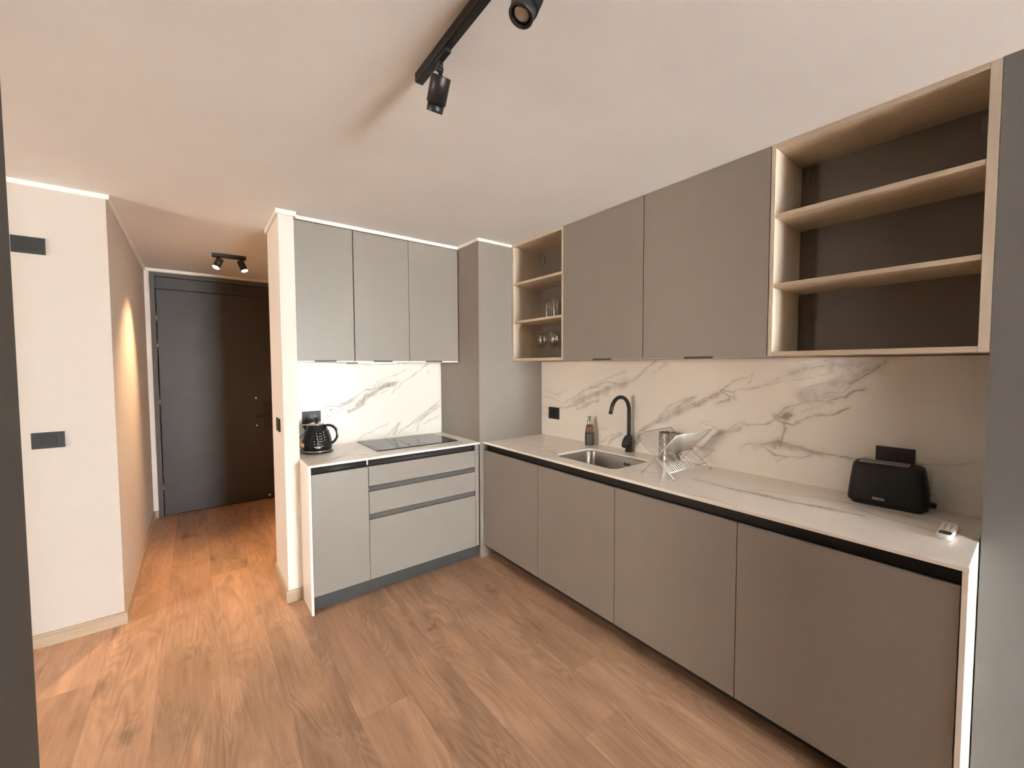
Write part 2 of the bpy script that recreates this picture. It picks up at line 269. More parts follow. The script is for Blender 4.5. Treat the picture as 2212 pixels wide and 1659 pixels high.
# ------------------------------------------------------------ mesh helpers
def bm_box(bm, x0, x1, y0, y1, z0, z1, bev=0.0, seg=2):
    r = bmesh.ops.create_cube(bm, size=1.0)
    vs = r['verts']
    bmesh.ops.scale(bm, vec=(x1 - x0, y1 - y0, z1 - z0), verts=vs)
    bmesh.ops.translate(bm, vec=((x0 + x1) / 2, (y0 + y1) / 2, (z0 + z1) / 2), verts=vs)
    if bev > 0:
        es = list({e for v in vs for e in v.link_edges})
        bmesh.ops.bevel(bm, geom=es, offset=bev, segments=seg, profile=0.5, affect='EDGES')

def box(*a, **k):
    bm = bmesh.new(); bm_box(bm, *a, **k); return bm

def frames(path, closed=False):
    """parallel-transport frames"""
    n = len(path); T = []
    for i in range(n):
        if closed: t = path[(i + 1) % n] - path[i - 1]
        else: t = path[min(i + 1, n - 1)] - path[max(i - 1, 0)]
        T.append(t.normalized())
    up = V(0, 0, 1) if abs(T[0].z) < 0.9 else V(1, 0, 0)
    a = T[0].cross(up).normalized(); A = [a]
    for i in range(1, n):
        q = T[i - 1].rotation_difference(T[i]); a = (q @ a).normalized(); A.append(a)
    return T, A

def bm_tube(bm, path, rad, seg=12, caps=True, closed=False, flat=1.0):
    path = [Vector(p) for p in path]
    T, A = frames(path, closed)
    rings = []
    for i, p in enumerate(path):
        r = rad[i] if isinstance(rad, (list, tuple)) else rad
        B = T[i].cross(A[i]).normalized()
        rings.append([bm.verts.new(p + (A[i] * math.cos(2 * PI * k / seg) + B * math.sin(2 * PI * k / seg) * flat) * r) for k in range(seg)])
    n = len(rings)
    for i in range(n if closed else n - 1):
        a, b = rings[i], rings[(i + 1) % n]
        for k in range(seg):
            f = bm.faces.new((a[k], a[(k + 1) % seg], b[(k + 1) % seg], b[k])); f.smooth = True
    if caps and not closed:
        bm.faces.new(rings[0][::-1]); bm.faces.new(rings[-1])

def tube(path, rad, **k):
    bm = bmesh.new(); bm_tube(bm, path, rad, **k); return bm

def bm_lathe(bm, prof, c=(0, 0, 0), axis=(0, 0, 1), seg=32, cap0=True, cap1=True, smooth=True, fn=None):
    """prof: list of (radius, height along axis)"""
    ax = Vector(axis).normalized()
    q = V(0, 0, 1).rotation_difference(ax)
    rings = []
    for r, h in prof:
        ring = []
        for k in range(seg):
            t = 2 * PI * k / seg
            rr = r if fn is None else fn(r, h, t)
            ring.append(bm.verts.new(Vector(c) + q @ V(rr * math.cos(t), rr * math.sin(t), h)))
        rings.append(ring)
    for a, b in zip(rings[:-1], rings[1:]):
        for k in range(seg):
            f = bm.faces.new((a[k], a[(k + 1) % seg], b[(k + 1) % seg], b[k])); f.smooth = smooth
    if cap0: bm.faces.new(rings[0][::-1])
    if cap1: bm.faces.new(rings[-1])

def lathe(prof, **k):
    bm = bmesh.new(); bm_lathe(bm, prof, **k); return bm

def arc(c, r, a0, a1, n, u, w):
    c = Vector(c); u = Vector(u); w = Vector(w)
    return [c + u * (r * math.cos(a0 + (a1 - a0) * i / n)) + w * (r * math.sin(a0 + (a1 - a0) * i / n)) for i in range(n + 1)]

def rrect(x0, x1, y0, y1, r, n=10):
    pts = []
    for cx, cy, a in ((x1 - r, y1 - r, 0), (x0 + r, y1 - r, 90), (x0 + r, y0 + r, 180), (x1 - r, y0 + r, 270)):
        for i in range(n + 1):
            t = math.radians(a + 90 * i / n)
            pts.append((cx + r * math.cos(t), cy + r * math.sin(t)))
    return pts

def loft(loops, cap0=True, cap1=True, smooth=True):
    bm = bmesh.new()
    R = [[bm.verts.new(p) for p in l] for l in loops]
    n = len(R[0])
    for a, b in zip(R[:-1], R[1:]):
        for k in range(n):
            f = bm.faces.new((a[k], a[(k + 1) % n], b[(k + 1) % n], b[k])); f.smooth = smooth
    if cap0: bm.faces.new(R[0][::-1])
    if cap1: bm.faces.new(R[-1])
    return bm

# ---------------------------------------------------------- object helpers
WLOC = {}
def tag(o, label=None, cat=None, group=None, kind=None):
    if label: o['label'] = label
    if cat: o['category'] = cat
    if group: o['group'] = group
    if kind: o['kind'] = kind
    return o

def thing(name, loc, label, cat, group=None, rz=0.0):
    o = bpy.data.objects.new(name, None); COL.objects.link(o)
    o.empty_display_size = 0.05
    o.location = loc; o.rotation_euler = (0, 0, rz)
    WLOC[o.name] = Vector(loc)
    return tag(o, label, cat, group)

def put(name, bm, mat, parent=None, origin=None, local=False, label=None, smooth_angle=None):
    """link a bmesh as one object; bm in world coordinates unless local"""
    bmesh.ops.recalc_face_normals(bm, faces=bm.faces)
    if parent is not None:
        org = WLOC[parent.name]
    elif origin is not None:
        org = Vector(origin)
    else:
        xs = [v.co for v in bm.verts]
        org = V((min(p.x for p in xs) + max(p.x for p in xs)) / 2, (min(p.y for p in xs) + max(p.y for p in xs)) / 2, min(p.z for p in xs))
    if not local:
        bmesh.ops.translate(bm, vec=-org, verts=bm.verts)
    me = bpy.data.meshes.new(name); bm.to_mesh(me); bm.free()
    me.materials.append(M[mat] if isinstance(mat, str) else mat)
    o = bpy.data.objects.new(name, me); COL.objects.link(o)
    if parent is not None:
        o.parent = parent; WLOC[o.name] = org
    else:
        o.location = org; WLOC[o.name] = org
    if label: o['label'] = label
    return o

def struct(name, bm, mat, parent=None):
    o = put(name, bm, mat, parent)
    if parent is None: o['kind'] = 'structure'
    return o

def copy_tree(o, parent=None):
    c = o.copy(); COL.objects.link(c)
    if parent is not None: c.parent = parent
    for ch in list(o.children):
        copy_tree(ch, c)
    return c

def text_part(name, body, size, mat, parent, mtx, extrude=0.0004, bold=0.0):
    """lettering converted to a mesh; mtx is the world matrix of the lettering plane"""
    cu = bpy.data.curves.new(name + '_curve', 'FONT'); cu.body = body; cu.size = size
    cu.extrude = extrude; cu.offset = bold; cu.align_x = 'CENTER'; cu.align_y = 'CENTER'
    t = bpy.data.objects.new(name + '_tmp', cu); COL.objects.link(t)
    dg = bpy.context.evaluated_depsgraph_get(); dg.update()
    me = bpy.data.meshes.new_from_object(t.evaluated_get(dg))
    bpy.data.objects.remove(t)
    me.transform(mtx)
    me.transform(Matrix.Translation(-WLOC[parent.name]))
    me.materials.clear(); me.materials.append(M[mat])
    o = bpy.data.objects.new(name, me); COL.objects.link(o); o.parent = parent; WLOC[o.name] = WLOC[parent.name]
    return o

# ----------------------------------------------------------- marble veins
def vnoise(P, scale, seed):
    """value noise, vectorised"""
    q = P * scale
    i = np.floor(q).astype(np.int64); f = q - i; f = f * f * (3 - 2 * f)
    def h(a, b):
        n = (a * 374761393 + b * 668265263 + seed * 974711) & 0x7fffffff
        n = ((n ^ (n >> 13)) * 1274126177) & 0x7fffffff
        return ((n ^ (n >> 16)) & 0xffff) / 65535.0
    a = h(i[:, 0], i[:, 1]); b = h(i[:, 0] + 1, i[:, 1]); c = h(i[:, 0], i[:, 1] + 1); d = h(i[:, 0] + 1, i[:, 1] + 1)
    return (a * (1 - f[:, 0]) + b * f[:, 0]) * (1 - f[:, 1]) + (c * (1 - f[:, 0]) + d * f[:, 0]) * f[:, 1]

def vein_value(P, veins):
    Pd = P.copy()
    for s, a, sd in ((9, 0.010, 1), (28, 0.005, 5), (90, 0.0022, 9)):
        Pd[:, 0] += (vnoise(P, s, sd) - 0.5) * a * 2
        Pd[:, 1] += (vnoise(P, s, sd + 3) - 0.5) * a * 2
    mod = 0.55 + 0.9 * vnoise(P, 22, 31) * (0.5 + vnoise(P, 70, 17))
    out = np.zeros(len(P))
    for w, st, pts in veins:
        pts = np.array(pts, float)
        lo = pts.min(0) - w * 3.5 - 0.03; hi = pts.max(0) + w * 3.5 + 0.03
        idx = np.where((Pd[:, 0] > lo[0]) & (Pd[:, 0] < hi[0]) & (Pd[:, 1] > lo[1]) & (Pd[:, 1] < hi[1]))[0]
        if len(idx) == 0: continue
        Q = Pd[idx]; dmin = np.full(len(idx), 1e9)
        for a, b in zip(pts[:-1], pts[1:]):
            ab = b - a; t = np.clip(((Q - a) @ ab) / max(ab @ ab, 1e-9), 0, 1)
            d = np.hypot(*(Q - (a + t[:, None] * ab)).T)
            dmin = np.minimum(dmin, d)
        if w >= 0.009:      # broad soft smears
            ww = w * (0.55 + 0.9 * vnoise(Q, 30, 77))
            val = st * 1.6 * np.exp(-(dmin / ww) ** 2)
            out[idx] = 1 - (1 - out[idx]) * (1 - val * mod[idx])
        else:
            ww = w * (0.35 + 1.0 * vnoise(Q, 45, 41) ** 1.3)
            fl = 0.35 + 0.9 * vnoise(Q, 12, 53)
            side = 0.30 * vnoise(Q, 18, 91)
            val = st * 1.05 * fl * np.exp(-(dmin / ww) ** 2) + st * side * np.exp(-(dmin / (w * 4.5)) ** 2)
            out[idx] = np.maximum(out[idx], val * (0.6 + 0.5 * mod[idx]))
    return np.clip(out, 0, 1)

def grid_mesh(name, us, vs, mapf, veins, skip=None):
    """flat dense sheet; mapf(u,v)->xyz arrays"""
    U, W = np.meshgrid(us, vs, indexing='ij')
    P = np.stack([U.ravel(), W.ravel()], 1)
    X = mapf(P[:, 0], P[:, 1])
    nu, nv = len(us), len(vs)
    I = np.arange(nu * nv).reshape(nu, nv)
    q = np.stack([I[:-1, :-1], I[1:, :-1], I[1:, 1:], I[:-1, 1:]], -1).reshape(-1, 4)
    if skip is not None:
        cx = (U[:-1, :-1] + U[1:, 1:]).ravel() / 2; cy = (W[:-1, :-1] + W[1:, 1:]).ravel() / 2
        q = q[~skip(cx, cy)]
    return X, q, vein_value(P, veins)

def mesh_from_arrays(name, X, F4, val):
    me = bpy.data.meshes.new(name)
    me.vertices.add(len(X)); me.vertices.foreach_set('co', np.asarray(X, np.float32).ravel())
    me.loops.add(F4.size); me.loops.foreach_set('vertex_index', F4.astype(np.int32).ravel())
    me.polygons.add(len(F4)); me.polygons.foreach_set('loop_start', np.arange(0, F4.size, 4, dtype=np.int32))
    me.polygons.foreach_set('loop_total', np.full(len(F4), 4, np.int32))
    me.update(calc_edges=True); me.validate()
    at = me.attributes.new('vein', 'FLOAT', 'POINT')
    at.data.foreach_set('value', np.asarray(val, np.float32))
    return me
# ================================================================ setting
ZC = 2.431      # ceiling height
XW = 2.330      # marble face behind the sink run
XU = 2.010      # front of the wall units over the sink run
YC = 2.607      # face of the column
XC = 1.6955     # left face of the column
YB = 3.213      # marble face behind the hob
YF = 2.601      # front of the hob run
XD = 1.729      # door fronts of the sink run
YL = 3.198; XL = -0.367; YD = 5.269

struct('floor', box(-4.4, 2.7, BY - 0.2, 5.6, -0.1, 0.0), 'floor')
struct('ceiling', box(-4.4, 2.7, BY - 0.2, 5.6, ZC, ZC + 0.1), 'ceiling')
struct('wall_left', box(-4.3, XL, YL, YL + 0.12, 0, ZC), 'cream_dimmed')
struct('wall_hall_left', box(XL - 0.12, XL, YL + 0.12, YD + 0.1, 0, ZC), 'plaster')
bm = box(XL, -0.329, YD, YD + 0.12, 0, ZC); bm_box(bm, -0.329, 1.3, YD, YD + 0.12, 2.398, ZC); bm_box(bm, 0.745, 1.3, YD, YD + 0.12, 0, 2.398)
bm_box(bm, XL, 1.3, YD + 0.12, YD + 0.20, 0, ZC)  # unseen slab added to stop sky light leaking around the door leaf
struct('wall_hall_end', bm, 'wall')
struct('wall_hall_right', box(1.2, 1.3, 3.32, YD, 0, ZC), 'wall')
struct('wall_partition', box(0.4194, 0.5036, 2.849, 3.32, 0, ZC), 'wall')
struct('wall_kitchen_back', box(0.5036, 2.45, 3.226, 3.32, 0, ZC), 'wall')
struct('wall_near_left', box(-4.2, -0.271, -2.4, 1.20, 0, ZC), 'shaded_wall')  # only its edge is in view; unseen bulk shaped to cut light and bounce
bm = box(-4.3, -4.2, BY, VY0, 0, ZC); bm_box(bm, -4.3, -4.2, VY1, YL, 0, ZC); bm_box(bm, -4.3, -4.2, VY0, VY1, 0, VZ0); bm_box(bm, -4.3, -4.2, VY0, VY1, VZ1, ZC)
struct('wall_side_room', bm, 'wall')
bm = bmesh.new()
for a in ((VY0, VY0 + 0.03, VZ0, VZ1), (VY1 - 0.03, VY1, VZ0, VZ1), (VY0, VY1, VZ0, VZ0 + 0.03), (VY0, VY1, VZ1 - 0.03, VZ1)):
    bm_box(bm, -4.27, -4.23, a[0], a[1], a[2], a[3], 0.002)
w2 = struct('window_2', bm, 'frame')
put('pane', box(-4.253, -4.247, VY0 + 0.03, VY1 - 0.03, VZ0 + 0.03, VZ1 - 0.03), 'dimming_pane', w2)
struct('wall_near_right', box(XU, 2.5, BY - 0.1, 0.1075, 0, ZC), 'grey_wall')
struct('wall_right', box(2.344, 2.5, 0.1075, 3.226, 0, ZC), 'taupe')
struct('wall_column', box(XC, 2.33, YC, 3.2245, 0, ZC), 'taupe')
# back wall with the balcony window that lights the room
WX0, WX1, WZ0, WZ1 = 0.95, 1.98, 0.08, 2.36
bm = box(-4.2, WX0, BY - 0.1, BY, 0, ZC); bm_box(bm, WX1, XU, BY - 0.1, BY, 0, ZC)
bm_box(bm, WX0, WX1, BY - 0.1, BY, 0, WZ0); bm_box(bm, WX0, WX1, BY - 0.1, BY, WZ1, ZC)
struct('wall_back', bm, 'wall')
bm = bmesh.new()
for a in ((WX0, WX0 + 0.05, WZ0, WZ1), (WX1 - 0.05, WX1, WZ0, WZ1), (WX0, WX1, WZ0, WZ0 + 0.06), (WX0, WX1, WZ1 - 0.05, WZ1)):
    bm_box(bm, a[0], a[1], BY - 0.08, BY - 0.02, a[2], a[3], 0.003)
w = struct('window_1', bm, 'frame')
put('pane', box(WX0 + 0.05, WX1 - 0.05, BY - 0.053, BY - 0.047, WZ0 + 0.06, WZ1 - 0.05), 'pane', w)

# cornices
TZ = 2.405
def trim(n, *boxes):
    bm = bmesh.new()
    for b in boxes: bm_box(bm, *b, 0.002, 1)
    return struct('trim_%d' % n, bm, 'trim')
trim(1, (-4.2, -0.352, YL - 0.014, YL, TZ, ZC))
trim(2, (XL, -0.353, YL, YD, TZ, ZC))
trim(3, (-0.353, 1.2, YD - 0.014, YD, TZ, ZC))
trim(4, (0.405, 0.5175, 2.835, 2.849, TZ - 0.004, ZC), (0.4055, 0.4194, 2.849, 3.334, TZ - 0.004, ZC))
trim(5, (0.5175, XC, 2.893, 2.901, TZ + 0.002, ZC))
trim(6, (XC - 0.014, XC, 2.593, 2.889, TZ + 0.004, ZC), (XC, 2.004, 2.593, YC, TZ + 0.004, ZC))

# skirting boards
def skirt(side, mat, *boxes):
    bm = bmesh.new()
    for b in boxes: bm_box(bm, *b, 0.0015, 1)
    return struct('baseboard_' + side, bm, mat)
skirt('left', 'skirt_x', (-4.2, -0.353, YL - 0.013, YL, 0, 0.072))
skirt('hall_left', 'skirt', (XL, -0.354, YL, YD, 0, 0.072))
skirt('hall_end', 'skirt_x', (-0.354, -0.331, YD - 0.012, YD, 0, 0.072))
skirt('partition', 'skirt_x', (0.4064, 0.5005, 2.836, 2.849, 0, 0.076))
skirt('partition_side', 'skirt', (0.4064, 0.4194, 2.849, 3.32, 0, 0.076))
skirt('near_right', 'skirt', (1.998, XU, BY, 0.05, 0, 0.072))

# ------------------------------------------------------------ entry door
bm = bmesh.new()
bm_box(bm, -0.328, -0.291, YD - 0.012, YD + 0.10, 0, 2.398, 0.002)
bm_box(bm, 0.705, 0.742, YD - 0.012, YD + 0.10, 0, 2.398, 0.002)
bm_box(bm, -0.291, 0.705, YD - 0.012, YD + 0.10, 2.358, 2.398, 0.002)
door = struct('door_1', bm, 'frame')
put('transom_panel', box(-0.290, 0.704, YD + 0.012, YD + 0.055, 2.243, 2.357, 0.002), 'door', door)
leaf = put('door_leaf', box(-0.284, 0.702, YD + 0.010, YD + 0.055, 0.010, 2.238, 0.002), 'door', door)
for z0, z1 in ((1.922, 2.024), (1.652, 1.742), (1.087, 1.187), (0.231, 0.323)):
    bm = bmesh.new()
    bm_lathe(bm, [(0.0055, z0), (0.0055, z1)], c=(-0.288, YD + 0.003, 0), seg=12)
    bm_lathe(bm, [(0.007, z1), (0.004, z1 + 0.006)], c=(-0.288, YD + 0.003, 0), seg=12)
    put('hinge', bm, 'chrome', door)
h = put('handle_plate', box(0.590, 0.668, YD - 0.002, YD + 0.010, 0.795, 1.105, 0.002), 'black_soft', leaf)
bm = tube([(0.630, YD - 0.002, 0.938), (0.630, YD - 0.042, 0.938), (0.615, YD - 0.050, 0.938), (0.505, YD - 0.052, 0.936)], 0.009, seg=12)
put('lever', bm, 'black_soft', leaf)
for (x, z, r) in ((0.514, 1.137, 0.011), (0.514, 0.836, 0.011)):
    put('door_stud', lathe([(r, 0), (r, 0.004), (r * 0.6, 0.007)], c=(x, YD + 0.010, z), axis=(0, -1, 0), seg=20), 'chrome', leaf)
bm = lathe([(0.008, 0), (0.008, 0.02), (0.019, 0.022), (0.021, 0.032), (0.014, 0.040)], c=(0.613, YD + 0.010, 0.048), axis=(0, -1, 0), seg=20)
put('door_stop', bm, 'steel', leaf)

# =========================================================== marble pieces
def slab_object(name, us, vs, mapf, veins, extra, mat, parent=None, origin=(0, 0, 0)):
    X, q, val = grid_mesh(name, us, vs, mapf, veins)
    return X, q, val

def add_quads(acc, X, q, val):
    n = sum(len(a) for a in acc[0])
    acc[0].append(np.asarray(X, float)); acc[1].append(np.asarray(q, int) + n); acc[2].append(np.asarray(val, float))

def add_box_arr(acc, x0, x1, y0, y1, z0, z1, skip=()):
    c = [(x0, y0, z0), (x1, y0, z0), (x1, y1, z0), (x0, y1, z0), (x0, y0, z1), (x1, y0, z1), (x1, y1, z1), (x0, y1, z1)]
    F = {'-z': (0, 3, 2, 1), '+z': (4, 5, 6, 7), '-y': (0, 1, 5, 4), '+y': (2, 3, 7, 6), '-x': (0, 4, 7, 3), '+x': (1, 2, 6, 5)}
    q = [f for k, f in F.items() if k not in skip]
    add_quads(acc, c, q, np.zeros(8))

def finish(acc, name, mat, parent=None, origin=None):
    X = np.concatenate(acc[0]); q = np.concatenate(acc[1]); val = np.concatenate(acc[2])
    org = WLOC[parent.name] if parent is not None else Vector(origin)
    X = X - np.array(org)
    me = mesh_from_arrays(name, X, q, val)
    me.materials.append(M[mat])
    o = bpy.data.objects.new(name, me); COL.objects.link(o)
    if parent is not None: o.parent = parent
    else: o.location = org
    WLOC[o.name] = org
    return o

# splashback behind the sink run
acc = ([], [], [])
ys = np.linspace(0.109, 2.602, 780); zs = np.linspace(0.9, 1.5145, 200)
X, q, v = grid_mesh('s', ys, zs, lambda a, b: np.stack([np.full_like(a, XW), a, b], 1), VEINS_SINK_WALL)
add_quads(acc, X, q[:, ::-1], v)
add_box_arr(acc, XW, XW + 0.012, 0.109, 2.602, 0.9, 1.5145, skip=('-x',))
o = finish(acc, 'backsplash', 'marble_wall', origin=(XW, 1.35, 0.9))
tag(o, 'long grey-veined marble wall panel behind the sink and dish rack', 'backsplash')
put('edge_strip', box(XW - 0.002, XW + 0.010, 2.6022, 2.6065, 0.9, 1.5145), 'trim', o)
# splashback behind the hob
acc = ([], [], [])
xs = np.linspace(0.5045, 1.6945, 560); zs = np.linspace(0.9, 1.508, 290)
X, q, v = grid_mesh('s', xs, zs, lambda a, b: np.stack([a, np.full_like(a, YB), b], 1), VEINS_HOB_WALL)
add_quads(acc, X, q, v)
add_box_arr(acc, 0.5045, 1.6945, YB, YB + 0.012, 0.9, 1.508, skip=('-y',))
o = finish(acc, 'backsplash', 'marble_wall', origin=(1.1, YB, 0.9))
tag(o, 'short bright white marble wall panel behind the kettle and hob', 'backsplash')

# worktop of the sink run, with a rounded cut-out for the sink
HC = 0.9; TH = 0.014
WX_F = 1.7266
SX0, SX1, SY0, SY1, SR = 1.825, 2.187, 1.440, 1.935, 0.048
acc = ([], [], [])
rx0, rx1, ry0, ry1 = 1.785, 2.225, 1.400, 1.975
mz = lambda a, b: np.stack([a, b, np.full_like(a, HC)], 1)
X0, X1, Y0, Y1 = WX_F + 0.002, XW, 0.113, 2.605
for (a0, a1, b0, b1) in ((X0, rx0, Y0, Y1), (rx1, X1, Y0, Y1), (rx0, rx1, Y0, ry0), (rx0, rx1, ry1, Y1)):
    X, q, v = grid_mesh('s', np.linspace(a0, a1, max(2, int((a1 - a0) / 0.0035))), np.linspace(b0, b1, max(2, int((b1 - b0) / 0.0035))), mz, VEINS_SINK_TOP)
    add_quads(acc, X, q, v)
inner = []
for (cx, cy, a) in ((SX1 - SR, SY1 - SR, 0), (SX0 + SR, SY1 - SR, 90), (SX0 + SR, SY0 + SR, 180), (SX1 - SR, SY0 + SR, 270)):
    inner += [(cx + SR * math.cos(math.radians(a + 90 * i / 12)), cy + SR * math.sin(math.radians(a + 90 * i / 12))) for i in range(13)]
dense = []
for p, r in zip(inner, inner[1:] + inner[:1]):
    n = max(1, int(math.hypot(r[0] - p[0], r[1] - p[1]) / 0.012))
    dense += [(p[0] + (r[0] - p[0]) * i / n, p[1] + (r[1] - p[1]) * i / n) for i in range(n)]
inner = np.array(dense); cen = np.array([(rx0 + rx1) / 2, (ry0 + ry1) / 2])
hx, hy = (rx1 - rx0) / 2, (ry1 - ry0) / 2
d = inner - cen
s = np.minimum(hx / np.maximum(abs(d[:, 0]), 1e-9), hy / np.maximum(abs(d[:, 1]), 1e-9))
outer = cen + d * s[:, None]
for ccx, ccy in ((rx0, ry0), (rx0, ry1), (rx1, ry0), (rx1, ry1)):
    k = np.argmin(np.hypot(*(outer - [ccx, ccy]).T)); outer[k] = (ccx, ccy)
NR = 14; ts = np.linspace(0, 1, NR); n = len(inner)
P = np.concatenate([inner * (1 - t) + outer * t for t in ts])
I = np.arange(NR * n).reshape(NR, n)
q = np.stack([I[:-1], I[1:], np.roll(I, -1, 1)[1:], np.roll(I, -1, 1)[:-1]], -1).reshape(-1, 4)
add_quads(acc, np.c_[P, np.full(len(P), HC)], q, vein_value(P, VEINS_SINK_TOP))
# cut-out wall and underside
low = np.c_[inner, np.full(n, HC - TH)]; top = np.c_[inner, np.full(n, HC)]
add_quads(acc, np.r_[top, low], np.array([(k, (k + 1) % n, n + (k + 1) % n, n + k) for k in range(n)]), np.zeros(2 * n))
P2 = np.concatenate([inner, outer]); add_quads(acc, np.c_[P2, np.full(2 * n, HC - TH)], np.array([(k, (k + 1) % n, n + (k + 1) % n, n + k) for k in range(n)]), np.zeros(2 * n))
for (a0, a1, b0, b1) in ((WX_F, rx0, 0.111, 2.605), (rx1, X1, 0.111, 2.605), (rx0, rx1, 0.111, ry0), (rx0, rx1, ry1, 2.605)):
    add_quads(acc, [(a0, b0, HC - TH), (a1, b0, HC - TH), (a1, b1, HC - TH), (a0, b1, HC - TH)], [(0, 3, 2, 1)], np.zeros(4))
# front and end faces with a small chamfer
def strip(acc, pts, path0, path1):
    pass
fp = [(WX_F + 0.002, HC), (WX_F, HC - 0.002), (WX_F, HC - TH)]
yy = [0.113, 0.111, 0.111]
for i in range(2):
    (xa, za), (xb, zb) = fp[i], fp[i + 1]
    add_quads(acc, [(xa, yy[i], za), (xa, 2.605, za), (xb, 2.605, zb), (xb, yy[i + 1], zb)], [(0, 1, 2, 3)], np.zeros(4))
    add_quads(acc, [(xa, yy[i], za), (xb, yy[i + 1], zb), (XW, yy[i + 1], zb), (XW, yy[i], za)], [(0, 1, 2, 3)], np.zeros(4))
add_quads(acc, [(WX_F, 2.605, HC), (XW, 2.605, HC), (XW, 2.605, HC - TH), (WX_F, 2.605, HC - TH)], [(0, 1, 2, 3)], np.zeros(4))
add_quads(acc, [(XW, 0.113, HC - 0.0004), (XW + 0.012, 0.113, HC - 0.0004), (XW + 0.012, 2.605, HC - 0.0004), (XW, 2.605, HC - 0.0004)], [(0, 1, 2, 3)], np.zeros(4))
wt = finish(acc, 'worktop', 'marble_top', origin=(2.03, 1.36, HC - TH))
tag(wt, 'long marble worktop with the sink cut into it, on the right cabinets', 'countertop')
put('waterfall_panel', box(WX_F, 2.33, 0.111, 0.1245, 0.0, HC - TH, 0.001, 1), 'marble_top', wt)

# worktop of the hob run
acc = ([], [], [])
X, q, v = grid_mesh('s', np.linspace(0.5037, 1.6945, 340), np.linspace(YF + 0.002, YB, 175), mz, VEINS_HOB_TOP)
add_quads(acc, X, q, v)
zz = np.zeros(4)
add_quads(acc, [(0.5037, YF + 0.002, HC), (1.6945, YF + 0.002, HC), (1.6945, YF, HC - 0.002), (0.5017, YF, HC - 0.002)], [(0, 3, 2, 1)], zz)
add_quads(acc, [(0.5017, YF, HC - 0.002), (1.6945, YF, HC - 0.002), (1.6945, YF, HC - TH), (0.5017, YF, HC - TH)], [(0, 3, 2, 1)], zz)
add_quads(acc, [(0.5017, YF, HC - TH), (1.6945, YF, HC - TH), (1.6945, YB, HC - TH), (0.5017, YB, HC - TH)], [(0, 3, 2, 1)], zz)
add_quads(acc, [(1.6945, YF, HC - TH), (1.6945, YF, HC), (1.6945, YB, HC), (1.6945, YB, HC - TH)], [(0, 3, 2, 1)], zz)
add_quads(acc, [(0.5037, YF + 0.002, HC), (0.5017, YF, HC - 0.002), (0.5017, 2.847, HC - 0.002), (0.5037, 2.847, HC)], [(0, 3, 2, 1)], zz)
add_quads(acc, [(0.5017, YF, HC - 0.002), (0.5017, YF, HC - TH), (0.5017, 2.847, HC - TH), (0.5017, 2.847, HC - 0.002)], [(0, 3, 2, 1)], zz)
add_quads(acc, [(0.5037, YB, HC - 0.0004), (1.6945, YB, HC - 0.0004), (1.6945, YB + 0.012, HC - 0.0004), (0.5037, YB + 0.012, HC - 0.0004)], [(0, 1, 2, 3)], zz)
add_quads(acc, [(0.5037, YB, HC - TH), (1.6945, YB, HC - TH), (1.6945, YB + 0.012, HC - TH), (0.5037, YB + 0.012, HC - TH)], [(0, 3, 2, 1)], zz)
wt2 = finish(acc, 'worktop', 'marble_top', origin=(1.1, 2.9, HC - TH))
tag(wt2, 'short marble worktop under the kettle and hob', 'countertop')
put('waterfall_panel', box(0.5017, 0.5157, YF, 2.8475, 0.0, HC - TH, 0.001, 1), 'marble_top', wt2)

# =============================================================== cabinets
def gola_x(x, y0, y1, z0, z1, dep=0.028):
    """recessed finger channel running along y, opening towards -x"""
    bm = bmesh.new()
    bm_box(bm, x + dep, x + dep + 0.002, y0, y1, z0 - 0.012, z1)
    bm_box(bm, x + 0.003, x + dep + 0.002, y0, y1, z1 - 0.0015, z1)
    return bm

def gola_y(y, x0, x1, z0, z1, dep=0.020):
    bm = bmesh.new()
    # slanted face, like a C profile, from the top lip down to the back
    n = 8
    pr = [(y + 0.004 + dep * math.sin(i / n * PI / 2), z1 - (z1 - z0 - 0.004) * (1 - math.cos(i / n * PI / 2)) * 0.9 - 0.001) for i in range(n + 1)]
    pr.append((y + 0.004 + dep, z0 - 0.02))
    va = [bm.verts.new((x0, a, b)) for a, b in pr]; vb = [bm.verts.new((x1, a, b)) for a, b in pr]
    vc = [bm.verts.new((x0, a + 0.002, b + 0.001)) for a, b in pr]; vd = [bm.verts.new((x1, a + 0.002, b + 0.001)) for a, b in pr]
    for i in range(len(pr) - 1):
        f = bm.faces.new((va[i], vb[i], vb[i + 1], va[i + 1])); f.smooth = True
        f = bm.faces.new((vc[i], vc[i + 1], vd[i + 1], vd[i])); f.smooth = True
        bm.faces.new((va[i], va[i + 1], vc[i + 1], vc[i])); bm.faces.new((vb[i], vd[i], vd[i + 1], vb[i + 1]))
    bm.faces.new((va[0], vc[0], vd[0], vb[0])); bm.faces.new((va[-1], vb[-1], vd[-1], vc[-1]))
    return bm

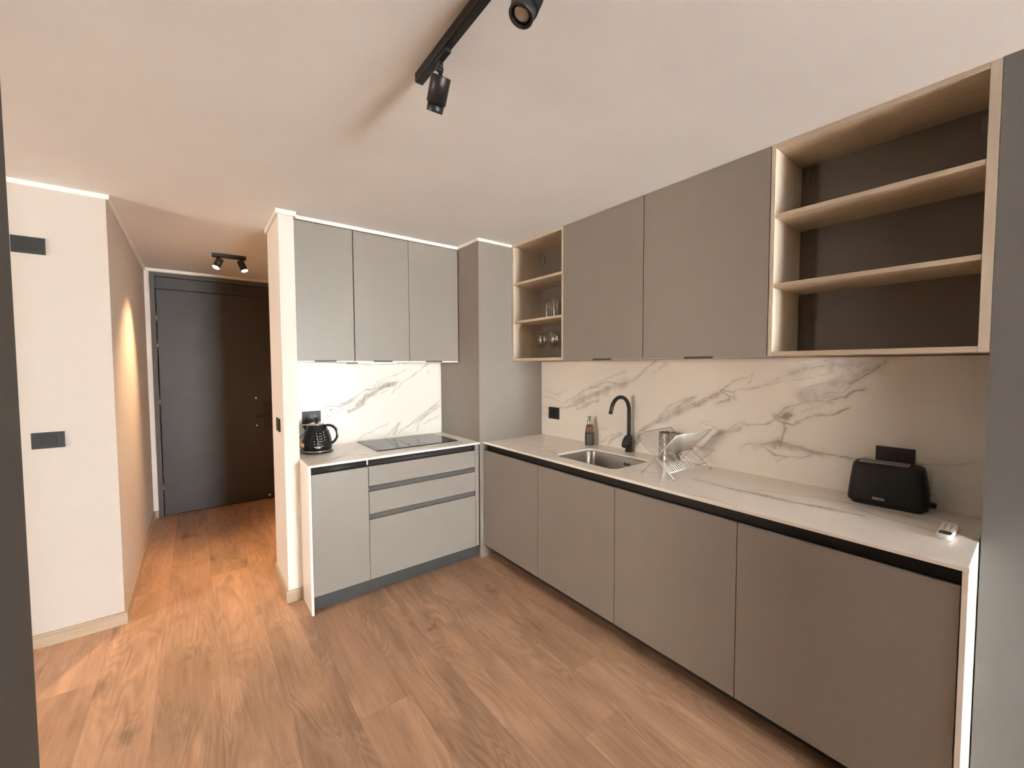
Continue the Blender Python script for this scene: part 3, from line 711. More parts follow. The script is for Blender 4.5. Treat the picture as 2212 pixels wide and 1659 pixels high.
G = 0.0015
splits = [2.605, 1.976, 1.361, 0.743, 0.1255]
labs = ['taupe base cabinet farthest along the sink run, against the column',
        'taupe base cabinet directly below the sink',
        'taupe base cabinet below the dish rack, between the sink cabinet and the end cabinet',
        'taupe base cabinet nearest the camera, below the toaster, beside the waterfall end']
for i in range(4):
    y1, y0 = splits[i], splits[i + 1]
    t = thing('base_cabinet', (2.03, (y0 + y1) / 2, 0), labs[i], 'cabinet', 'base cabinets of the sink run')
    if i == 1:
        bm = box(1.751, 2.33, y0 + G, y1 - G, 0.10, 0.66)
    else:
        bm = box(1.751, 2.33, y0 + G, y1 - G, 0.10, 0.80)
    bm_box(bm, 1.790, 2.33, y0 + G, y0 + 0.018, 0.66 if i == 1 else 0.80, 0.885); bm_box(bm, 1.790, 2.33, y1 - 0.018, y1 - G, 0.66 if i == 1 else 0.80, 0.885)
    put('body', bm, 'carcass', t)
    put('door', box(XD, XD + 0.019, y0 + G, y1 - G, 0.099, 0.836, 0.0012), 'taupe', t)
    put('finger_channel', gola_x(1.742, y0 + 0.0004, y1 - 0.0004, 0.836, 0.884), 'dark_channel', t)
    put('toe_kick', box(1.833, 1.848, y0, y1, 0.0, 0.099), 'plinth', t)

# hob run: one door unit and one drawer unit
YH = YF + 0.003
t = thing('base_cabinet', (0.68, 2.9, 0), 'grey laminate base cabinet with one door below the kettle', 'cabinet')
put('body', box(0.5175, 0.850, YH + 0.021, 3.205, 0.105, 0.80), 'carcass', t)
put('door', box(0.5175, 0.8495, YH, YH + 0.019, 0.107, 0.842, 0.0012), 'taupe', t)
put('finger_channel', gola_y(YH + 0.002, 0.517, 0.8495, 0.850, 0.8835), 'slate', t)
put('end_cap', box(0.8425, 0.8490, YH + 0.004, YH + 0.012, 0.855, 0.8830), 'trim', t, label='white channel end cap')
bm = box(0.5175, 0.8505, YH + 0.040, YH + 0.055, 0.020, 0.106); bm_box(bm, 0.5175, 0.8505, YH + 0.052, YH + 0.056, 0, 0.020)
put('toe_kick', bm, 'plinth_grey', t)
t = thing('drawer_cabinet', (1.27, 2.9, 0), 'grey laminate cabinet with three drawers below the hob', 'cabinet')
put('body', box(0.8515, 1.6945, YH + 0.021, 3.205, 0.105, 0.80), 'carcass', t)
for z0, z1 in ((0.715, 0.842), (0.534, 0.679), (0.107, 0.497)):
    put('drawer_front', box(0.8525, 1.6505, YH, YH + 0.019, z0, z1, 0.0012), 'taupe', t)
put('finger_channel', gola_y(YH + 0.002, 0.8525, 1.6505, 0.850, 0.8835), 'slate', t)
put('finger_channel', gola_y(YH + 0.002, 0.8525, 1.6505, 0.684, 0.7155), 'slate', t)
put('finger_channel', gola_y(YH + 0.002, 0.8525, 1.6505, 0.502, 0.5345), 'slate', t)
put('filler_strip', box(1.652, 1.684, YH, YH + 0.019, 0.107, 0.884, 0.001), 'taupe', t)
bm = box(0.8515, 1.6945, YH + 0.040, YH + 0.055, 0.020, 0.106); bm_box(bm, 0.8515, 1.6945, YH + 0.052, YH + 0.056, 0, 0.020)
put('toe_kick', bm, 'plinth_grey', t)

# wall units over the hob
us = [0.508, 0.871, 1.272, 1.690]
labs = ['grey wall cabinet over the kettle, next to the white partition end', 'grey wall cabinet over the hob, middle of three', 'grey wall cabinet touching the column, right of three']
YU = 2.903
for i in range(3):
    x0, x1 = us[i], us[i + 1]
    t = thing('wall_cabinet', ((x0 + x1) / 2, 3.05, 1.509), labs[i], 'cabinet', 'wall cabinets over the hob')
    put('body', box(x0 + 0.001, x1 - 0.001, YU + 0.020, YB - 0.002, 1.5195, 2.405), 'carcass', t)
    put('bottom_panel', box(x0 + 0.001, x1 - 0.001, YU + 0.004, YB - 0.002, 1.5090, 1.5190), 'trim', t, label='white underside panel')
    put('door', box(x0 + (0.0035 if i == 1 else 0.0015), x1 - 0.0015, YU, YU + 0.018, 1.5195, 2.405, 0.0012), 'taupe', t)
    px = [(0.616, 0.750), (1.000, 1.138), (1.403, 1.542)][i]
    put('edge_pull', box(px[0], px[1], YU - 0.003, YU - 0.0002, 1.5120, 1.5215), 'slate', t)
t = thing('range_hood', (1.07, 3.05, 1.499), 'slim white cooker hood under the middle wall cabinet over the hob', 'range hood')
put('body', box(0.90, 1.262, 2.935, 3.20, 1.4965, 1.5085, 0.002), 'white_plastic', t)
for k in range(5):
    put('vent_slot', box(1.186 + k * 0.0165, 1.195 + k * 0.0165, 2.914, 2.9345, 1.499, 1.5075, 0.001), 'white_plastic', t)

# wall units over the sink run
def shelf_unit(y0, y1, label, shelves, yi0, yi1, brackets, side_l=0.018):
    t = thing('open_shelf_unit', (2.17, (y0 + y1) / 2, 1.519), label, 'shelf unit')
    zt = ZC - 0.0012
    put('side_panel', box(XU, 2.329, y0, yi0, 1.519, zt, 0.001, 1), 'oak_z', t)
    put('side_panel', box(XU, 2.329, yi1, y1, 1.519, zt, 0.001, 1), 'oak_z', t)
    put('top_panel', box(XU, 2.329, yi0, yi1, zt - 0.019, zt, 0.001, 1), 'oak_y', t)
    put('bottom_panel', box(XU, 2.329, yi0, yi1, 1.519, 1.5385, 0.001, 1), 'oak_y', t)
    put('back_panel', box(2.3165, 2.329, yi0, yi1, 1.5385, zt - 0.019), 'back_panel', t)
    for z in shelves:
        put('shelf', box(XU + 0.001, 2.316, yi0, yi1, z - 0.018, z, 0.001, 1), 'oak_y', t)
    for yb in brackets:
        put('hanging_bracket', box(2.308, 2.316, yb - 0.009, yb + 0.009, 2.318, 2.386, 0.002), 'bracket', t, label='small plastic hanging bracket')
    return t
shelf_unit(0.1083, 0.7525, 'large empty open oak shelf unit at the right end above the toaster', (2.133, 1.834), 0.1340, 0.7350, (0.708, 0.162))
shelf_unit(2.0305, 2.6035, 'narrow open oak shelf unit holding glasses beside the column', (2.129, 1.832), 2.0470, 2.5830, (2.560,))
for (y0, y1, lb, py) in ((1.3945, 2.0290, 'taupe wall cabinet next to the narrow glass shelves, above the tap', (1.616, 1.760)),
                         (0.7540, 1.3935, 'taupe wall cabinet next to the large open shelves, above the dish rack', (0.994, 1.143))):
    t = thing('wall_cabinet', (2.17, (y0 + y1) / 2, 1.517), lb, 'cabinet', 'wall cabinets over the sink run')
    put('body', box(XU + 0.020, 2.329, y0 + 0.001, y1 - 0.001, 1.5205, ZC - 0.0012), 'carcass', t)
    put('bottom_panel', box(XU + 0.003, 2.329, y0 + 0.001, y1 - 0.001, 1.5155, 1.5200), 'taupe_edge', t)
    put('door', box(XU, XU + 0.018, y0 + 0.0015, y1 - 0.0015, 1.5205, ZC - 0.0012, 0.0012), 'taupe', t)
    put('edge_pull', box(XU - 0.003, XU - 0.0002, py[0], py[1], 1.5140, 1.5235), 'slate', t)
# ================================================================== props
# induction hob
t = thing('induction_hob', (1.28, 2.966, 0.9), 'black glass hob set on the short worktop right of the kettle', 'hob')
bm = bmesh.new()
lo = [V(x, y, 0.9005) for x, y in rrect(0.962, 1.592, 2.752, 3.180, 0.006, 4)]
l2 = [V(x, y, 0.9045) for x, y in rrect(0.962, 1.592, 2.752, 3.180, 0.006, 4)]
l3 = [V(x, y, 0.9060) for x, y in rrect(0.9640, 1.590, 2.754, 3.178, 0.005, 4)]
put('glass_plate', loft([lo, l2, l3], smooth=False), 'hob', t)
# sink bowl (under-mounted)
t = thing('sink', (2.006, 1.6875, 0.70), 'undermounted stainless steel sink bowl in the long marble worktop', 'sink')
e = 0.004
def L4(inset, z, r):
    return [V(x, y, z) for x, y in rrect(SX0 - e + inset, SX1 + e - inset, SY0 - e + inset, SY1 + e - inset, r, 8)]
loops = [L4(-0.018, 0.8845, 0.066), L4(0.0, 0.8845, SR + e), L4(0.002, 0.880, SR + e), L4(0.008, 0.74, 0.050), L4(0.016, 0.722, 0.046), L4(0.034, 0.712, 0.04), L4(0.13, 0.708, 0.02)]
inner_l = loops
outer_l = [[p + V(0, 0, -0.0012) for p in l] for l in loops]
bm = loft(loops, cap0=False, cap1=True)
put('bowl', bm, 'sink', t)
put('drain', lathe([(0.050, 0.0), (0.050, 0.003), (0.042, 0.004), (0.036, 0.001), (0.006, 0.001)], c=(2.006, 1.6875, 0.7085), seg=28), 'chrome', t)
for k, dy in enumerate((-0.017, -0.010, 0.010, 0.017)):
    put('overflow_slot', box(2.1775, 2.1800, 1.622 + dy - 0.0022, 1.622 + dy + 0.0022, 0.834, 0.852), 'black', t)
put('overflow_slot', box(2.1775, 2.1800, 1.622 - 0.003, 1.622 + 0.003, 0.841, 0.845), 'black', t)

# tap
t = thing('faucet', (2.292, 1.690, 0.9), 'matte black swan-neck tap standing behind the sink', 'faucet')
fx, fy = 2.292, 1.690
put('base', lathe([(0.0245, 0), (0.0245, 0.004), (0.0215, 0.007), (0.0210, 0.095), (0.017, 0.110), (0.012, 0.116)], c=(fx, fy, 0.9), seg=28), 'black', t)
ra = 0.092
path = [V(fx, fy, 1.01)] + [V(fx, fy, 1.01 + 0.17 * k / 6) for k in range(1, 7)]
path += arc((fx - ra, fy, 1.18), ra, 0.06, math.radians(168), 22, (1, 0, 0), (0, 0, 1))
path += [path[-1] + V(-0.012, 0, -0.030)]
put('spout', tube(path, 0.0125, seg=20), 'black', t)
# mixer lever: tapering body that leans out of the base towards the sink
lv = []
for s, (dx, dz, rw, rh) in enumerate(((0.008, 0.106, 0.012, 0.014), (-0.008, 0.094, 0.021, 0.026), (-0.026, 0.074, 0.0235, 0.029), (-0.043, 0.054, 0.0215, 0.024), (-0.055, 0.041, 0.016, 0.016), (-0.059, 0.037, 0.008, 0.008))):
    ax = V(-0.72, 0, -0.69); nn = V(-0.69, 0, 0.72)
    c = V(fx + dx, fy, 0.9 + dz)
    lv.append([c + V(0, 1, 0) * (rw * math.cos(k * PI / 12)) + nn * (rh * math.sin(k * PI / 12)) for k in range(24)])
put('lever', loft(lv), 'black', t)

# soap bottle
bx, by = 2.266, 2.014
t = thing('bottle', (bx, by, 0.9), 'bottle with grey base, brown band and silver cap, left of the tap', 'bottle')
put('body', lathe([(0.0310, 0), (0.0330, 0.003), (0.0345, 0.035), (0.0335, 0.070), (0.0320, 0.094)], c=(bx, by, 0.9), seg=36), 'ceramic', t)
put('band', lathe([(0.0320, 0.094), (0.0300, 0.112), (0.0270, 0.130), (0.0225, 0.148)], c=(bx, by, 0.9), seg=36), 'brown_band', t)
put('neck', lathe([(0.0222, 0.148), (0.0190, 0.165), (0.0150, 0.186), (0.0120, 0.191), (0.0055, 0.192), (0.0055, 0.201)], c=(bx, by, 0.9), seg=32), 'chrome', t)
put('cap', lathe([(0.0060, 0.200), (0.0165, 0.201), (0.0175, 0.204), (0.0130, 0.209), (0.0050, 0.2115)], c=(bx, by, 0.9), seg=32), 'steel', t)

# dish rack: two crossed wire frames
t = thing('dish_rack', (2.075, 1.225, 0.9), 'folding X-shaped steel wire dish rack standing right of the sink', 'dish rack')
xa, xb = 1.892, 2.258
piv = (1.228, 0.998)
def pyz(f, g, s):
    return (f[0] + (g[0] - f[0]) * s, f[1] + (g[1] - f[1]) * s)
def rack_frame(foot, top, off, lower=True):
    bm = bmesh.new()
    fr, tp = foot, top
    for x in (xa + off, xb - off):
        bm_tube(bm, [V(x, fr[0], fr[1] + 0.003), V(x, piv[0], piv[1]), V(x, tp[0], tp[1])], 0.0022, seg=8)
    bm_tube(bm, [V(xa + off, tp[0], tp[1]), V(xb - off, tp[0], tp[1])], 0.0018, seg=8)
    bm_tube(bm, [V(xa + off, piv[0], piv[1]), V(xb - off, piv[0], piv[1])], 0.0018, seg=8)
    lw = pyz(piv, fr, 0.70)
    if lower: bm_tube(bm, [V(xa - 0.004, lw[0], lw[1]), V(xb + 0.004, lw[0], lw[1])], 0.0022, seg=8)
    put('frame', bm, 'wire', t)
    bm = bmesh.new()
    n = 19
    for k in range(1, n):
        x = xa + off + (xb - xa - 2 * off) * k / n
        lw2 = pyz(piv, fr, 0.75)
        pts_ = [V(x, tp[0], tp[1] + 0.002), V(x, piv[0], piv[1] + 0.002)] + ([V(x, lw2[0], lw2[1] + 0.002)] if lower else [])
        bm_tube(bm, pts_, 0.0013, seg=6)
    put('wire_grid', bm, 'wire', t)
rack_frame((1.117, 0.9), (1.364, 1.107), 0.0)
rack_frame((1.308, 0.9), (1.112, 1.127), 0.004, lower=False)
for (off_, yf_) in ((0.0, 1.117), (0.004, 1.308)):
    for x, y in ((xa + off_, yf_), (xb - off_, yf_)):
        z = 0.9
        bm = bmesh.new(); bm_lathe(bm, [(0.0034, 0.0002), (0.0040, 0.004), (0.0030, 0.010)], c=(x, y, z), seg=10)
        put('foot_cap', bm, 'steel', t)
for x in (xa - 0.003, xb + 0.003):
    put('pivot', lathe([(0.005, -0.004), (0.005, 0.004)], c=(x, piv[0], piv[1]), axis=(1, 0, 0), seg=12), 'steel', t)
# cutlery holder
cx, cy, cr, ch = 2.272, 1.392, 0.0500, 0.168
t = thing('cutlery_holder', (cx, cy, 0.9), 'perforated steel cutlery cylinder standing behind the dish rack', 'cutlery holder')
bm = bmesh.new()
SEG, RW = 64, 48
vv = [[bm.verts.new((cx + cr * math.cos(2 * PI * k / SEG), cy + cr * math.sin(2 * PI * k / SEG), 0.9015 + ch * j / RW)) for k in range(SEG)] for j in range(RW + 1)]
for j in range(RW):
    for k in range(SEG):
        if 4 < j < RW - 5 and j % 4 == 1 and k % 4 == (0 if (j // 4) % 2 else 2): continue      # holes
        f = bm.faces.new((vv[j][k], vv[j][(k + 1) % SEG], vv[j + 1][(k + 1) % SEG], vv[j + 1][k])); f.smooth = True
bm.faces.new(vv[0][::-1])
put('body', bm, 'perforated', t)
put('rim', tube([V(cx + cr * math.cos(2 * PI * k / 40), cy + cr * math.sin(2 * PI * k / 40), 0.9015 + ch) for k in range(40)], 0.0016, seg=8, closed=True), 'chrome', t)

# kettle --------------------------------------------------------------
kx, ky = 0.640, 3.008
krz = math.radians(-37)
KS = 1.06
t = thing('kettle', (kx, ky, 0.9), 'glossy black embossed electric kettle on the left end of the short worktop', 'kettle', rz=krz)
t.scale = (KS, KS, KS)
put('power_base', lathe([(0.089, 0.0005), (0.0925, 0.002), (0.0925, 0.007), (0.089, 0.0085)], seg=48), 'black_plastic', t, local=True)
put('base_ring', lathe([(0.0885, 0.009), (0.0915, 0.010), (0.0915, 0.0185), (0.0885, 0.020)], seg=48), 'steel', t, local=True)
prof = []
ctrl = [(0.0205, 0.0870), (0.030, 0.0885), (0.055, 0.0878), (0.085, 0.0835), (0.115, 0.0760), (0.140, 0.0670), (0.160, 0.0585), (0.174, 0.0515)]
def interp(h):
    for (a, ra_), (b, rb_) in zip(ctrl[:-1], ctrl[1:]):
        if h <= b + 1e-9:
            u = (h - a) / (b - a); return ra_ + (rb_ - ra_) * u
    return ctrl[-1][1]
for i in range(91):
    h = 0.0205 + (0.174 - 0.0205) * i / 90
    prof.append((interp(h), h))
def emboss(r, h, th):
    if h < 0.034 or h > 0.150: return r
    u = th / (2 * PI) * 15.0
    fu = abs((u % 1.0) - 0.5) * 2          # 0 centre .. 1 edge of column
    w = ((h / 0.0165) + fu * 0.9) % 1.0
    d = math.hypot((fu - 0.5) * 1.1, (w - 0.5) * 1.25)
    fade = min(1, (h - 0.034) / 0.01, (0.150 - h) / 0.01)
    return r + 0.0024 * fade * max(0.0, 1 - (d / 0.5) ** 2)
put('body', lathe(prof, seg=280, fn=emboss), 'gloss_black', t, local=True)
put('lid', lathe([(0.0510, 0.1745), (0.0500, 0.180), (0.0460, 0.1845), (0.030, 0.1905), (0.010, 0.193)], seg=48), 'chrome', t, local=True)
put('knob', lathe([(0.0085, 0.1925), (0.0070, 0.200), (0.0080, 0.207), (0.0195, 0.2110), (0.0205, 0.2150), (0.0170, 0.2195), (0.008, 0.2225)], seg=28), 'black_plastic', t, local=True)
hp = [V(0.048, 0, 0.166), V(0.066, 0, 0.172), V(0.086, 0, 0.1705), V(0.106, 0, 0.161), V(0.121, 0, 0.145), V(0.129, 0, 0.122), V(0.128, 0, 0.098), V(0.118, 0, 0.077), V(0.102, 0, 0.062), V(0.086, 0, 0.055)]
def smooth_path(pts, n=6):
    out = []
    P = [pts[0]] + pts + [pts[-1]]
    for i in range(1, len(P) - 2):
        for k in range(n):
            u = k / n
            out.append(0.5 * ((2 * P[i]) + (-P[i - 1] + P[i + 1]) * u + (2 * P[i - 1] - 5 * P[i] + 4 * P[i + 1] - P[i + 2]) * u * u + (-P[i - 1] + 3 * P[i] - 3 * P[i + 1] + P[i + 2]) * u ** 3))
    out.append(P[-2]); return out
put('handle', tube(smooth_path(hp), 0.0078, seg=16), 'gloss_black', t, local=True)
hq = [p + V(0.0052 * (1 if p.x > 0.07 else 0.4), 0, 0.0052 * (1 if p.z > 0.12 else -0.6)) for p in hp[1:8]]
put('handle_trim', tube(smooth_path(hq), 0.0048, seg=12), 'chrome', t, local=True, label='chrome strip along the handle')
sp = [[V(-0.046, 0.018, 0.170), V(-0.046, -0.018, 0.170), V(-0.060, -0.014, 0.125), V(-0.060, 0.014, 0.125)],
      [V(-0.072, 0.012, 0.168), V(-0.072, -0.012, 0.168), V(-0.070, -0.010, 0.136), V(-0.070, 0.010, 0.136)],
      [V(-0.090, 0.006, 0.167), V(-0.090, -0.006, 0.167), V(-0.083, -0.004, 0.155), V(-0.083, 0.004, 0.155)]]
put('spout', loft(sp, smooth=False), 'gloss_black', t, local=True)
# oval badge facing the room, and a small tag on the left
RL = Matrix.Rotation(-krz, 4, 'Z')
def on_kettle(ang_world, h, out=0.0):
    a = ang_world
    r = interp(h) + out
    n = V(math.cos(a), math.sin(a), 0)
    return V(kx + r * n.x, ky + r * n.y, 0.9 + h), n
aw = math.atan2(-ky, -kx) + 0.06
pc, nn = on_kettle(aw, 0.044, 0.0022)
tx = V(-nn.y, nn.x, 0)
def kpart(name, pts_world_fn, mat):
    pass
ring = []
for k in range(40):
    a = 2 * PI * k / 40
    p, n_ = on_kettle(aw + 0.017 * math.cos(a) / 0.088, 0.044 + 0.0062 * math.sin(a), 0.0024)
    ring.append(p)
bm = tube(ring, 0.0008, seg=6, closed=True)
K = t
def to_local(bm, unscale=False):
    bmesh.ops.translate(bm, vec=(-kx, -ky, -0.9), verts=bm.verts)
    bmesh.ops.rotate(bm, cent=(0, 0, 0), matrix=Matrix.Rotation(-krz, 3, 'Z'), verts=bm.verts)
    if unscale: bmesh.ops.scale(bm, vec=(1 / KS, 1 / KS, 1 / KS), verts=bm.verts)
    return bm
put('badge', to_local(bm), 'silver_print', K, local=True)
mt = Matrix(((tx.x, 0, nn.x, pc.x), (tx.y, 0, nn.y, pc.y), (0, 1, 0, pc.z), (0, 0, 0, 1)))
o = text_part('badge_lettering', 'Oster', 0.0095, 'silver_print', K, mt, bold=0.0001)
o.data.transform(Matrix.Rotation(-krz, 4, 'Z'))
pt, nt_ = on_kettle(aw - 1.15, 0.056, 0.0030)
bm = bmesh.new(); bm_box(bm, -0.010, 0.010, -0.0006, 0.0006, -0.013, 0.013, 0.0003, 1)
bmesh.ops.rotate(bm, cent=(0, 0, 0), matrix=Matrix.Rotation(math.atan2(nt_.y, nt_.x) + PI / 2 + 0.5, 3, 'Z') @ Matrix.Rotation(0.12, 3, 'Y'), verts=bm.verts)
bmesh.ops.translate(bm, vec=pt + V(-0.003, -0.004, 0), verts=bm.verts)
put('paper_tag', to_local(bm), 'orange_tag', K, local=True, label='small orange sticker tag')
cord = smooth_path([V(0.640, 3.180, 1.078), V(0.620, 3.165, 1.040), V(0.560, 3.140, 0.990), V(0.5115, 3.050, 0.968), V(0.522, 2.992, 0.957), V(0.538, 2.962, 0.945), V(0.534, 2.960, 0.922), V(0.545, 2.968, 0.9075), V(0.560, 2.985, 0.9050)])
bm = tube(cord, 0.0030, seg=8)
bm_lathe(bm, [(0.016, 0), (0.015, 0.020), (0.006, 0.030)], c=(0.642, 3.2032, 1.090), axis=(0, -1, 0), seg=18)
put('power_cord', to_local(bm, True), 'black_plastic', K, local=True)

# toaster ---------------------------------------------------------------
tx0, ty0 = 2.246, 0.378
TR = math.radians(3.0)
t = thing('toaster', (tx0, ty0, 0.9), 'matte black long-slot toaster at the right end of the long worktop', 'toaster', rz=TR)
def TL(hx_, hy_, z, r): return [V(x, y, z) for x, y in rrect(-hx_, hx_, -hy_, hy_, r, 7)]
body = loft([TL(0.055, 0.112, 0.007, 0.03), TL(0.062, 0.121, 0.012, 0.034), TL(0.064, 0.1235, 0.024, 0.035), TL(0.060, 0.117, 0.100, 0.034), TL(0.056, 0.110, 0.155, 0.032), TL(0.053, 0.107, 0.168, 0.030), TL(0.046, 0.100, 0.173, 0.026)])
put('body', body, 'toaster_black', t, local=True)
put('base', loft([TL(0.052, 0.110, 0.0003, 0.03), TL(0.052, 0.110, 0.008, 0.03)]), 'black', t, local=True)
# steel slot surround with two slots
bm = bmesh.new()
y0s, y1s = -0.062, 0.088
for (xx0, xx1, yy0, yy1) in ((-0.0330, -0.0290, y0s, y1s), (-0.0020, 0.0020, y0s, y1s), (0.0290, 0.0330, y0s, y1s), (-0.0330, 0.0330, y1s - 0.004, y1s), (-0.0330, 0.0330, y0s, y0s + 0.004)):
    bm_box(bm, xx0, xx1, yy0, yy1, 0.1715, 0.1765, 0.0006, 1)
put('slot_frame', bm, 'slot_steel', t, local=True)
bm = bmesh.new()
for (xx0, xx1) in ((-0.0288, -0.0022), (0.0022, 0.0288)):
    bm_box(bm, xx0, xx1, y0s + 0.0042, y1s - 0.0042, 0.1732, 0.1740)
put('slot', bm, 'black', t, local=True)
bm = bmesh.new(); bm_box(bm, -0.014, 0.014, -0.142, -0.118, 0.022, 0.040, 0.005, 3); bm_box(bm, -0.005, 0.005, -0.124, -0.112, 0.026, 0.036, 0.001, 1)
put('lever', bm, 'black_plastic', t, local=True)
bm = bmesh.new(); bm_box(bm, 0.020, 0.034, -0.1235, -0.1150, 0.060, 0.074, 0.003, 2); bm_box(bm, 0.020, 0.034, -0.121, -0.1130, 0.082, 0.096, 0.003, 2)
put('button', bm, 'grey_plastic', t, local=True)
# name plate on the long face towards the room
ang = TR
def tw(p):
    return V(tx0, ty0, 0.9) + Matrix.Rotation(TR, 3, 'Z') @ V(*p)
zc_ = 0.034; xf_ = -0.0648
bm = bmesh.new(); bm_box(bm, xf_ - 0.0006, xf_ + 0.0012, -0.0185 + 0.020, 0.0185 + 0.020, zc_ - 0.0048, zc_ + 0.0048, 0.0004, 1)
put('name_plate', bm, 'silver_print', t, local=True, label='small silver name plate')
# lettering: +x of text runs towards -y (left to right as seen from the room), up is +z
mt = Matrix(((0, 0, -1, xf_ - 0.0007), (-1, 0, 0, 0.020), (0, 1, 0, zc_), (0, 0, 0, 1)))
o = text_part('name_lettering', 'THOMAS', 0.0076, 'black', t, Matrix.Translation(V(tx0, ty0, 0.9)) @ mt, extrude=0.0003, bold=0.0001)

# remote control -----------------------------------------------------------
t = thing('remote_control', (2.018, 0.184, 0.9), 'white remote control with dark display lying at the right end of the long worktop', 'remote control', rz=math.radians(0))
def RL_(hx_, hy_, z, r): return [V(x, y, z) for x, y in rrect(-hx_, hx_, -hy_, hy_, r, 7)]
put('body', loft([RL_(0.080, 0.0175, 0.0005, 0.012), RL_(0.083, 0.0200, 0.005, 0.014), RL_(0.083, 0.0200, 0.015, 0.014), RL_(0.080, 0.0175, 0.0195, 0.012)]), 'white_plastic', t, local=True)
put('display', loft([[V(x, y, 0.0192) for x, y in rrect(-0.074, -0.034, -0.0150, 0.0150, 0.004, 5)], [V(x, y, 0.0202) for x, y in rrect(-0.073, -0.035, -0.0140, 0.0140, 0.004, 5)]], smooth=False), 'screen', t, local=True)
for i in range(4):
    for j in range(2):
        put('button', lathe([(0.0038, 0.0192), (0.0038, 0.0205), (0.0030, 0.0209)], c=(-0.012 + i * 0.020, -0.0075 + 0.015 * j, 0), seg=14), 'grey_plastic', t, local=True)

# sockets and switches -------------------------------------------------------
def plate(name, c, w, h_, nrm, label, cat, mods=3, modw=0.022, modh=0.045, group=None):
    """c: centre on the wall face; nrm: outward direction"""
    c = Vector(c); n = Vector(nrm); u = V(0, 0, 1).cross(n).normalized()
    t = thing(name, c - V(0, 0, h_ / 2), label, cat, group)
    def slab(u0, u1, z0, z1, d0, d1, bev, mat, nm):
        bm = bmesh.new(); bm_box(bm, u0, u1, z0, z1, d0, d1, bev, 2)
        m = Matrix(((u.x, 0, n.x, c.x), (u.y, 0, n.y, c.y), (0, 1, 0, c.z), (0, 0, 0, 1)))
        bmesh.ops.transform(bm, matrix=m, verts=bm.verts)
        put(nm, bm, mat, t)
    slab(-w / 2, w / 2, -h_ / 2, h_ / 2, 0.0002, 0.0075, 0.0018, 'black_soft', 'plate')
    for k in range(mods):
        a = -mods * modw / 2 + k * modw
        slab(a + 0.0006, a + modw - 0.0006, -modh / 2, modh / 2, 0.0070, 0.0092, 0.0008, 'black_plastic', 'module')
    return t
plate('power_socket', (0.6495, YB, 1.115), 0.123, 0.090, (0, -1, 0), 'black power socket plate on the marble behind the kettle', 'socket')
plate('power_socket', (XW, 2.4545, 1.090), 0.122, 0.096, (-1, 0, 0), 'black square socket plate on the marble next to the column', 'socket', mods=1, modw=0.066, modh=0.045)
plate('power_socket', (XW, 0.3725, 1.085), 0.123, 0.090, (-1, 0, 0), 'black socket plate on the marble right behind the toaster', 'socket')
plate('wall_plate', (-0.6600, YL, 2.1075), 0.119, 0.085, (0, -1, 0), 'black cover plate high on the left wall just under the ceiling', 'wall plate')
plate('wall_plate', (-0.6270, YL, 1.0980), 0.120, 0.085, (0, -1, 0), 'black wall plate at waist height on the left wall', 'wall plate', mods=1, modw=0.066)
plate('light_switch', (0.4194, 3.038, 1.103), 0.125, 0.085, (-1, 0, 0), 'black light switch plate on the hall side of the partition', 'light switch')

# drinking glasses -------------------------------------------------------------
def tumbler(loc, label):
    r0, r1, hh = 0.0270, 0.0310, 0.150
    t = thing('tumbler', loc, label, 'glass', 'glasses on the narrow oak shelves')
    bm = bmesh.new()
    def flute(r, h, th): return r * (1 + 0.012 * math.cos(10 * th)) if r > 0.02 else r
    bm_lathe(bm, [(r0, 0.0005), (r0 + 0.001, 0.004), (r1 - 0.001, hh * 0.6), (r1, hh), (r1 - 0.0012, hh + 0.0008), (r1 - 0.0025, hh), (r1 - 0.0035, hh * 0.6), (r0 - 0.002, 0.012), (0.004, 0.010)], seg=40, fn=flute)
    put('bowl', bm, 'glass', t, local=True)
    return t
tumbler((2.165, 2.352, 1.832), 'tall clear tumbler on the middle oak shelf, the leftmost and fully seen one')
tumbler((2.125, 2.228, 1.832), 'tall clear tumbler on the middle oak shelf, touching the right side panel in view')
tumbler((2.240, 2.375, 1.832), 'tall clear tumbler standing behind the front two on the middle oak shelf')
def wine(loc, label):
    t = thing('wine_glass', loc, label, 'wine glass', 'wine glasses on the bottom oak shelf')
    pr = [(0.0320, 0.0005), (0.0325, 0.002), (0.010, 0.006), (0.0045, 0.012), (0.0036, 0.040), (0.0042, 0.072), (0.012, 0.082), (0.028, 0.098), (0.0375, 0.122), (0.0395, 0.145), (0.0370, 0.172), (0.0325, 0.196), (0.0318, 0.1965), (0.0355, 0.172), (0.0378, 0.145), (0.0358, 0.122), (0.026, 0.100), (0.006, 0.086)]
    bm = bmesh.new(); bm_lathe(bm, pr, seg=40)
    put('body', bm, 'glass', t, local=True)
    return t
wine((2.190, 2.442, 1.5385), 'wine glass on the bottom oak shelf standing alone on the left')
wine((2.150, 2.255, 1.5385), 'wine glass on the bottom oak shelf, front one next to the side panel')
wine((2.245, 2.372, 1.5385), 'wine glass on the bottom oak shelf, half hidden behind the front right one')

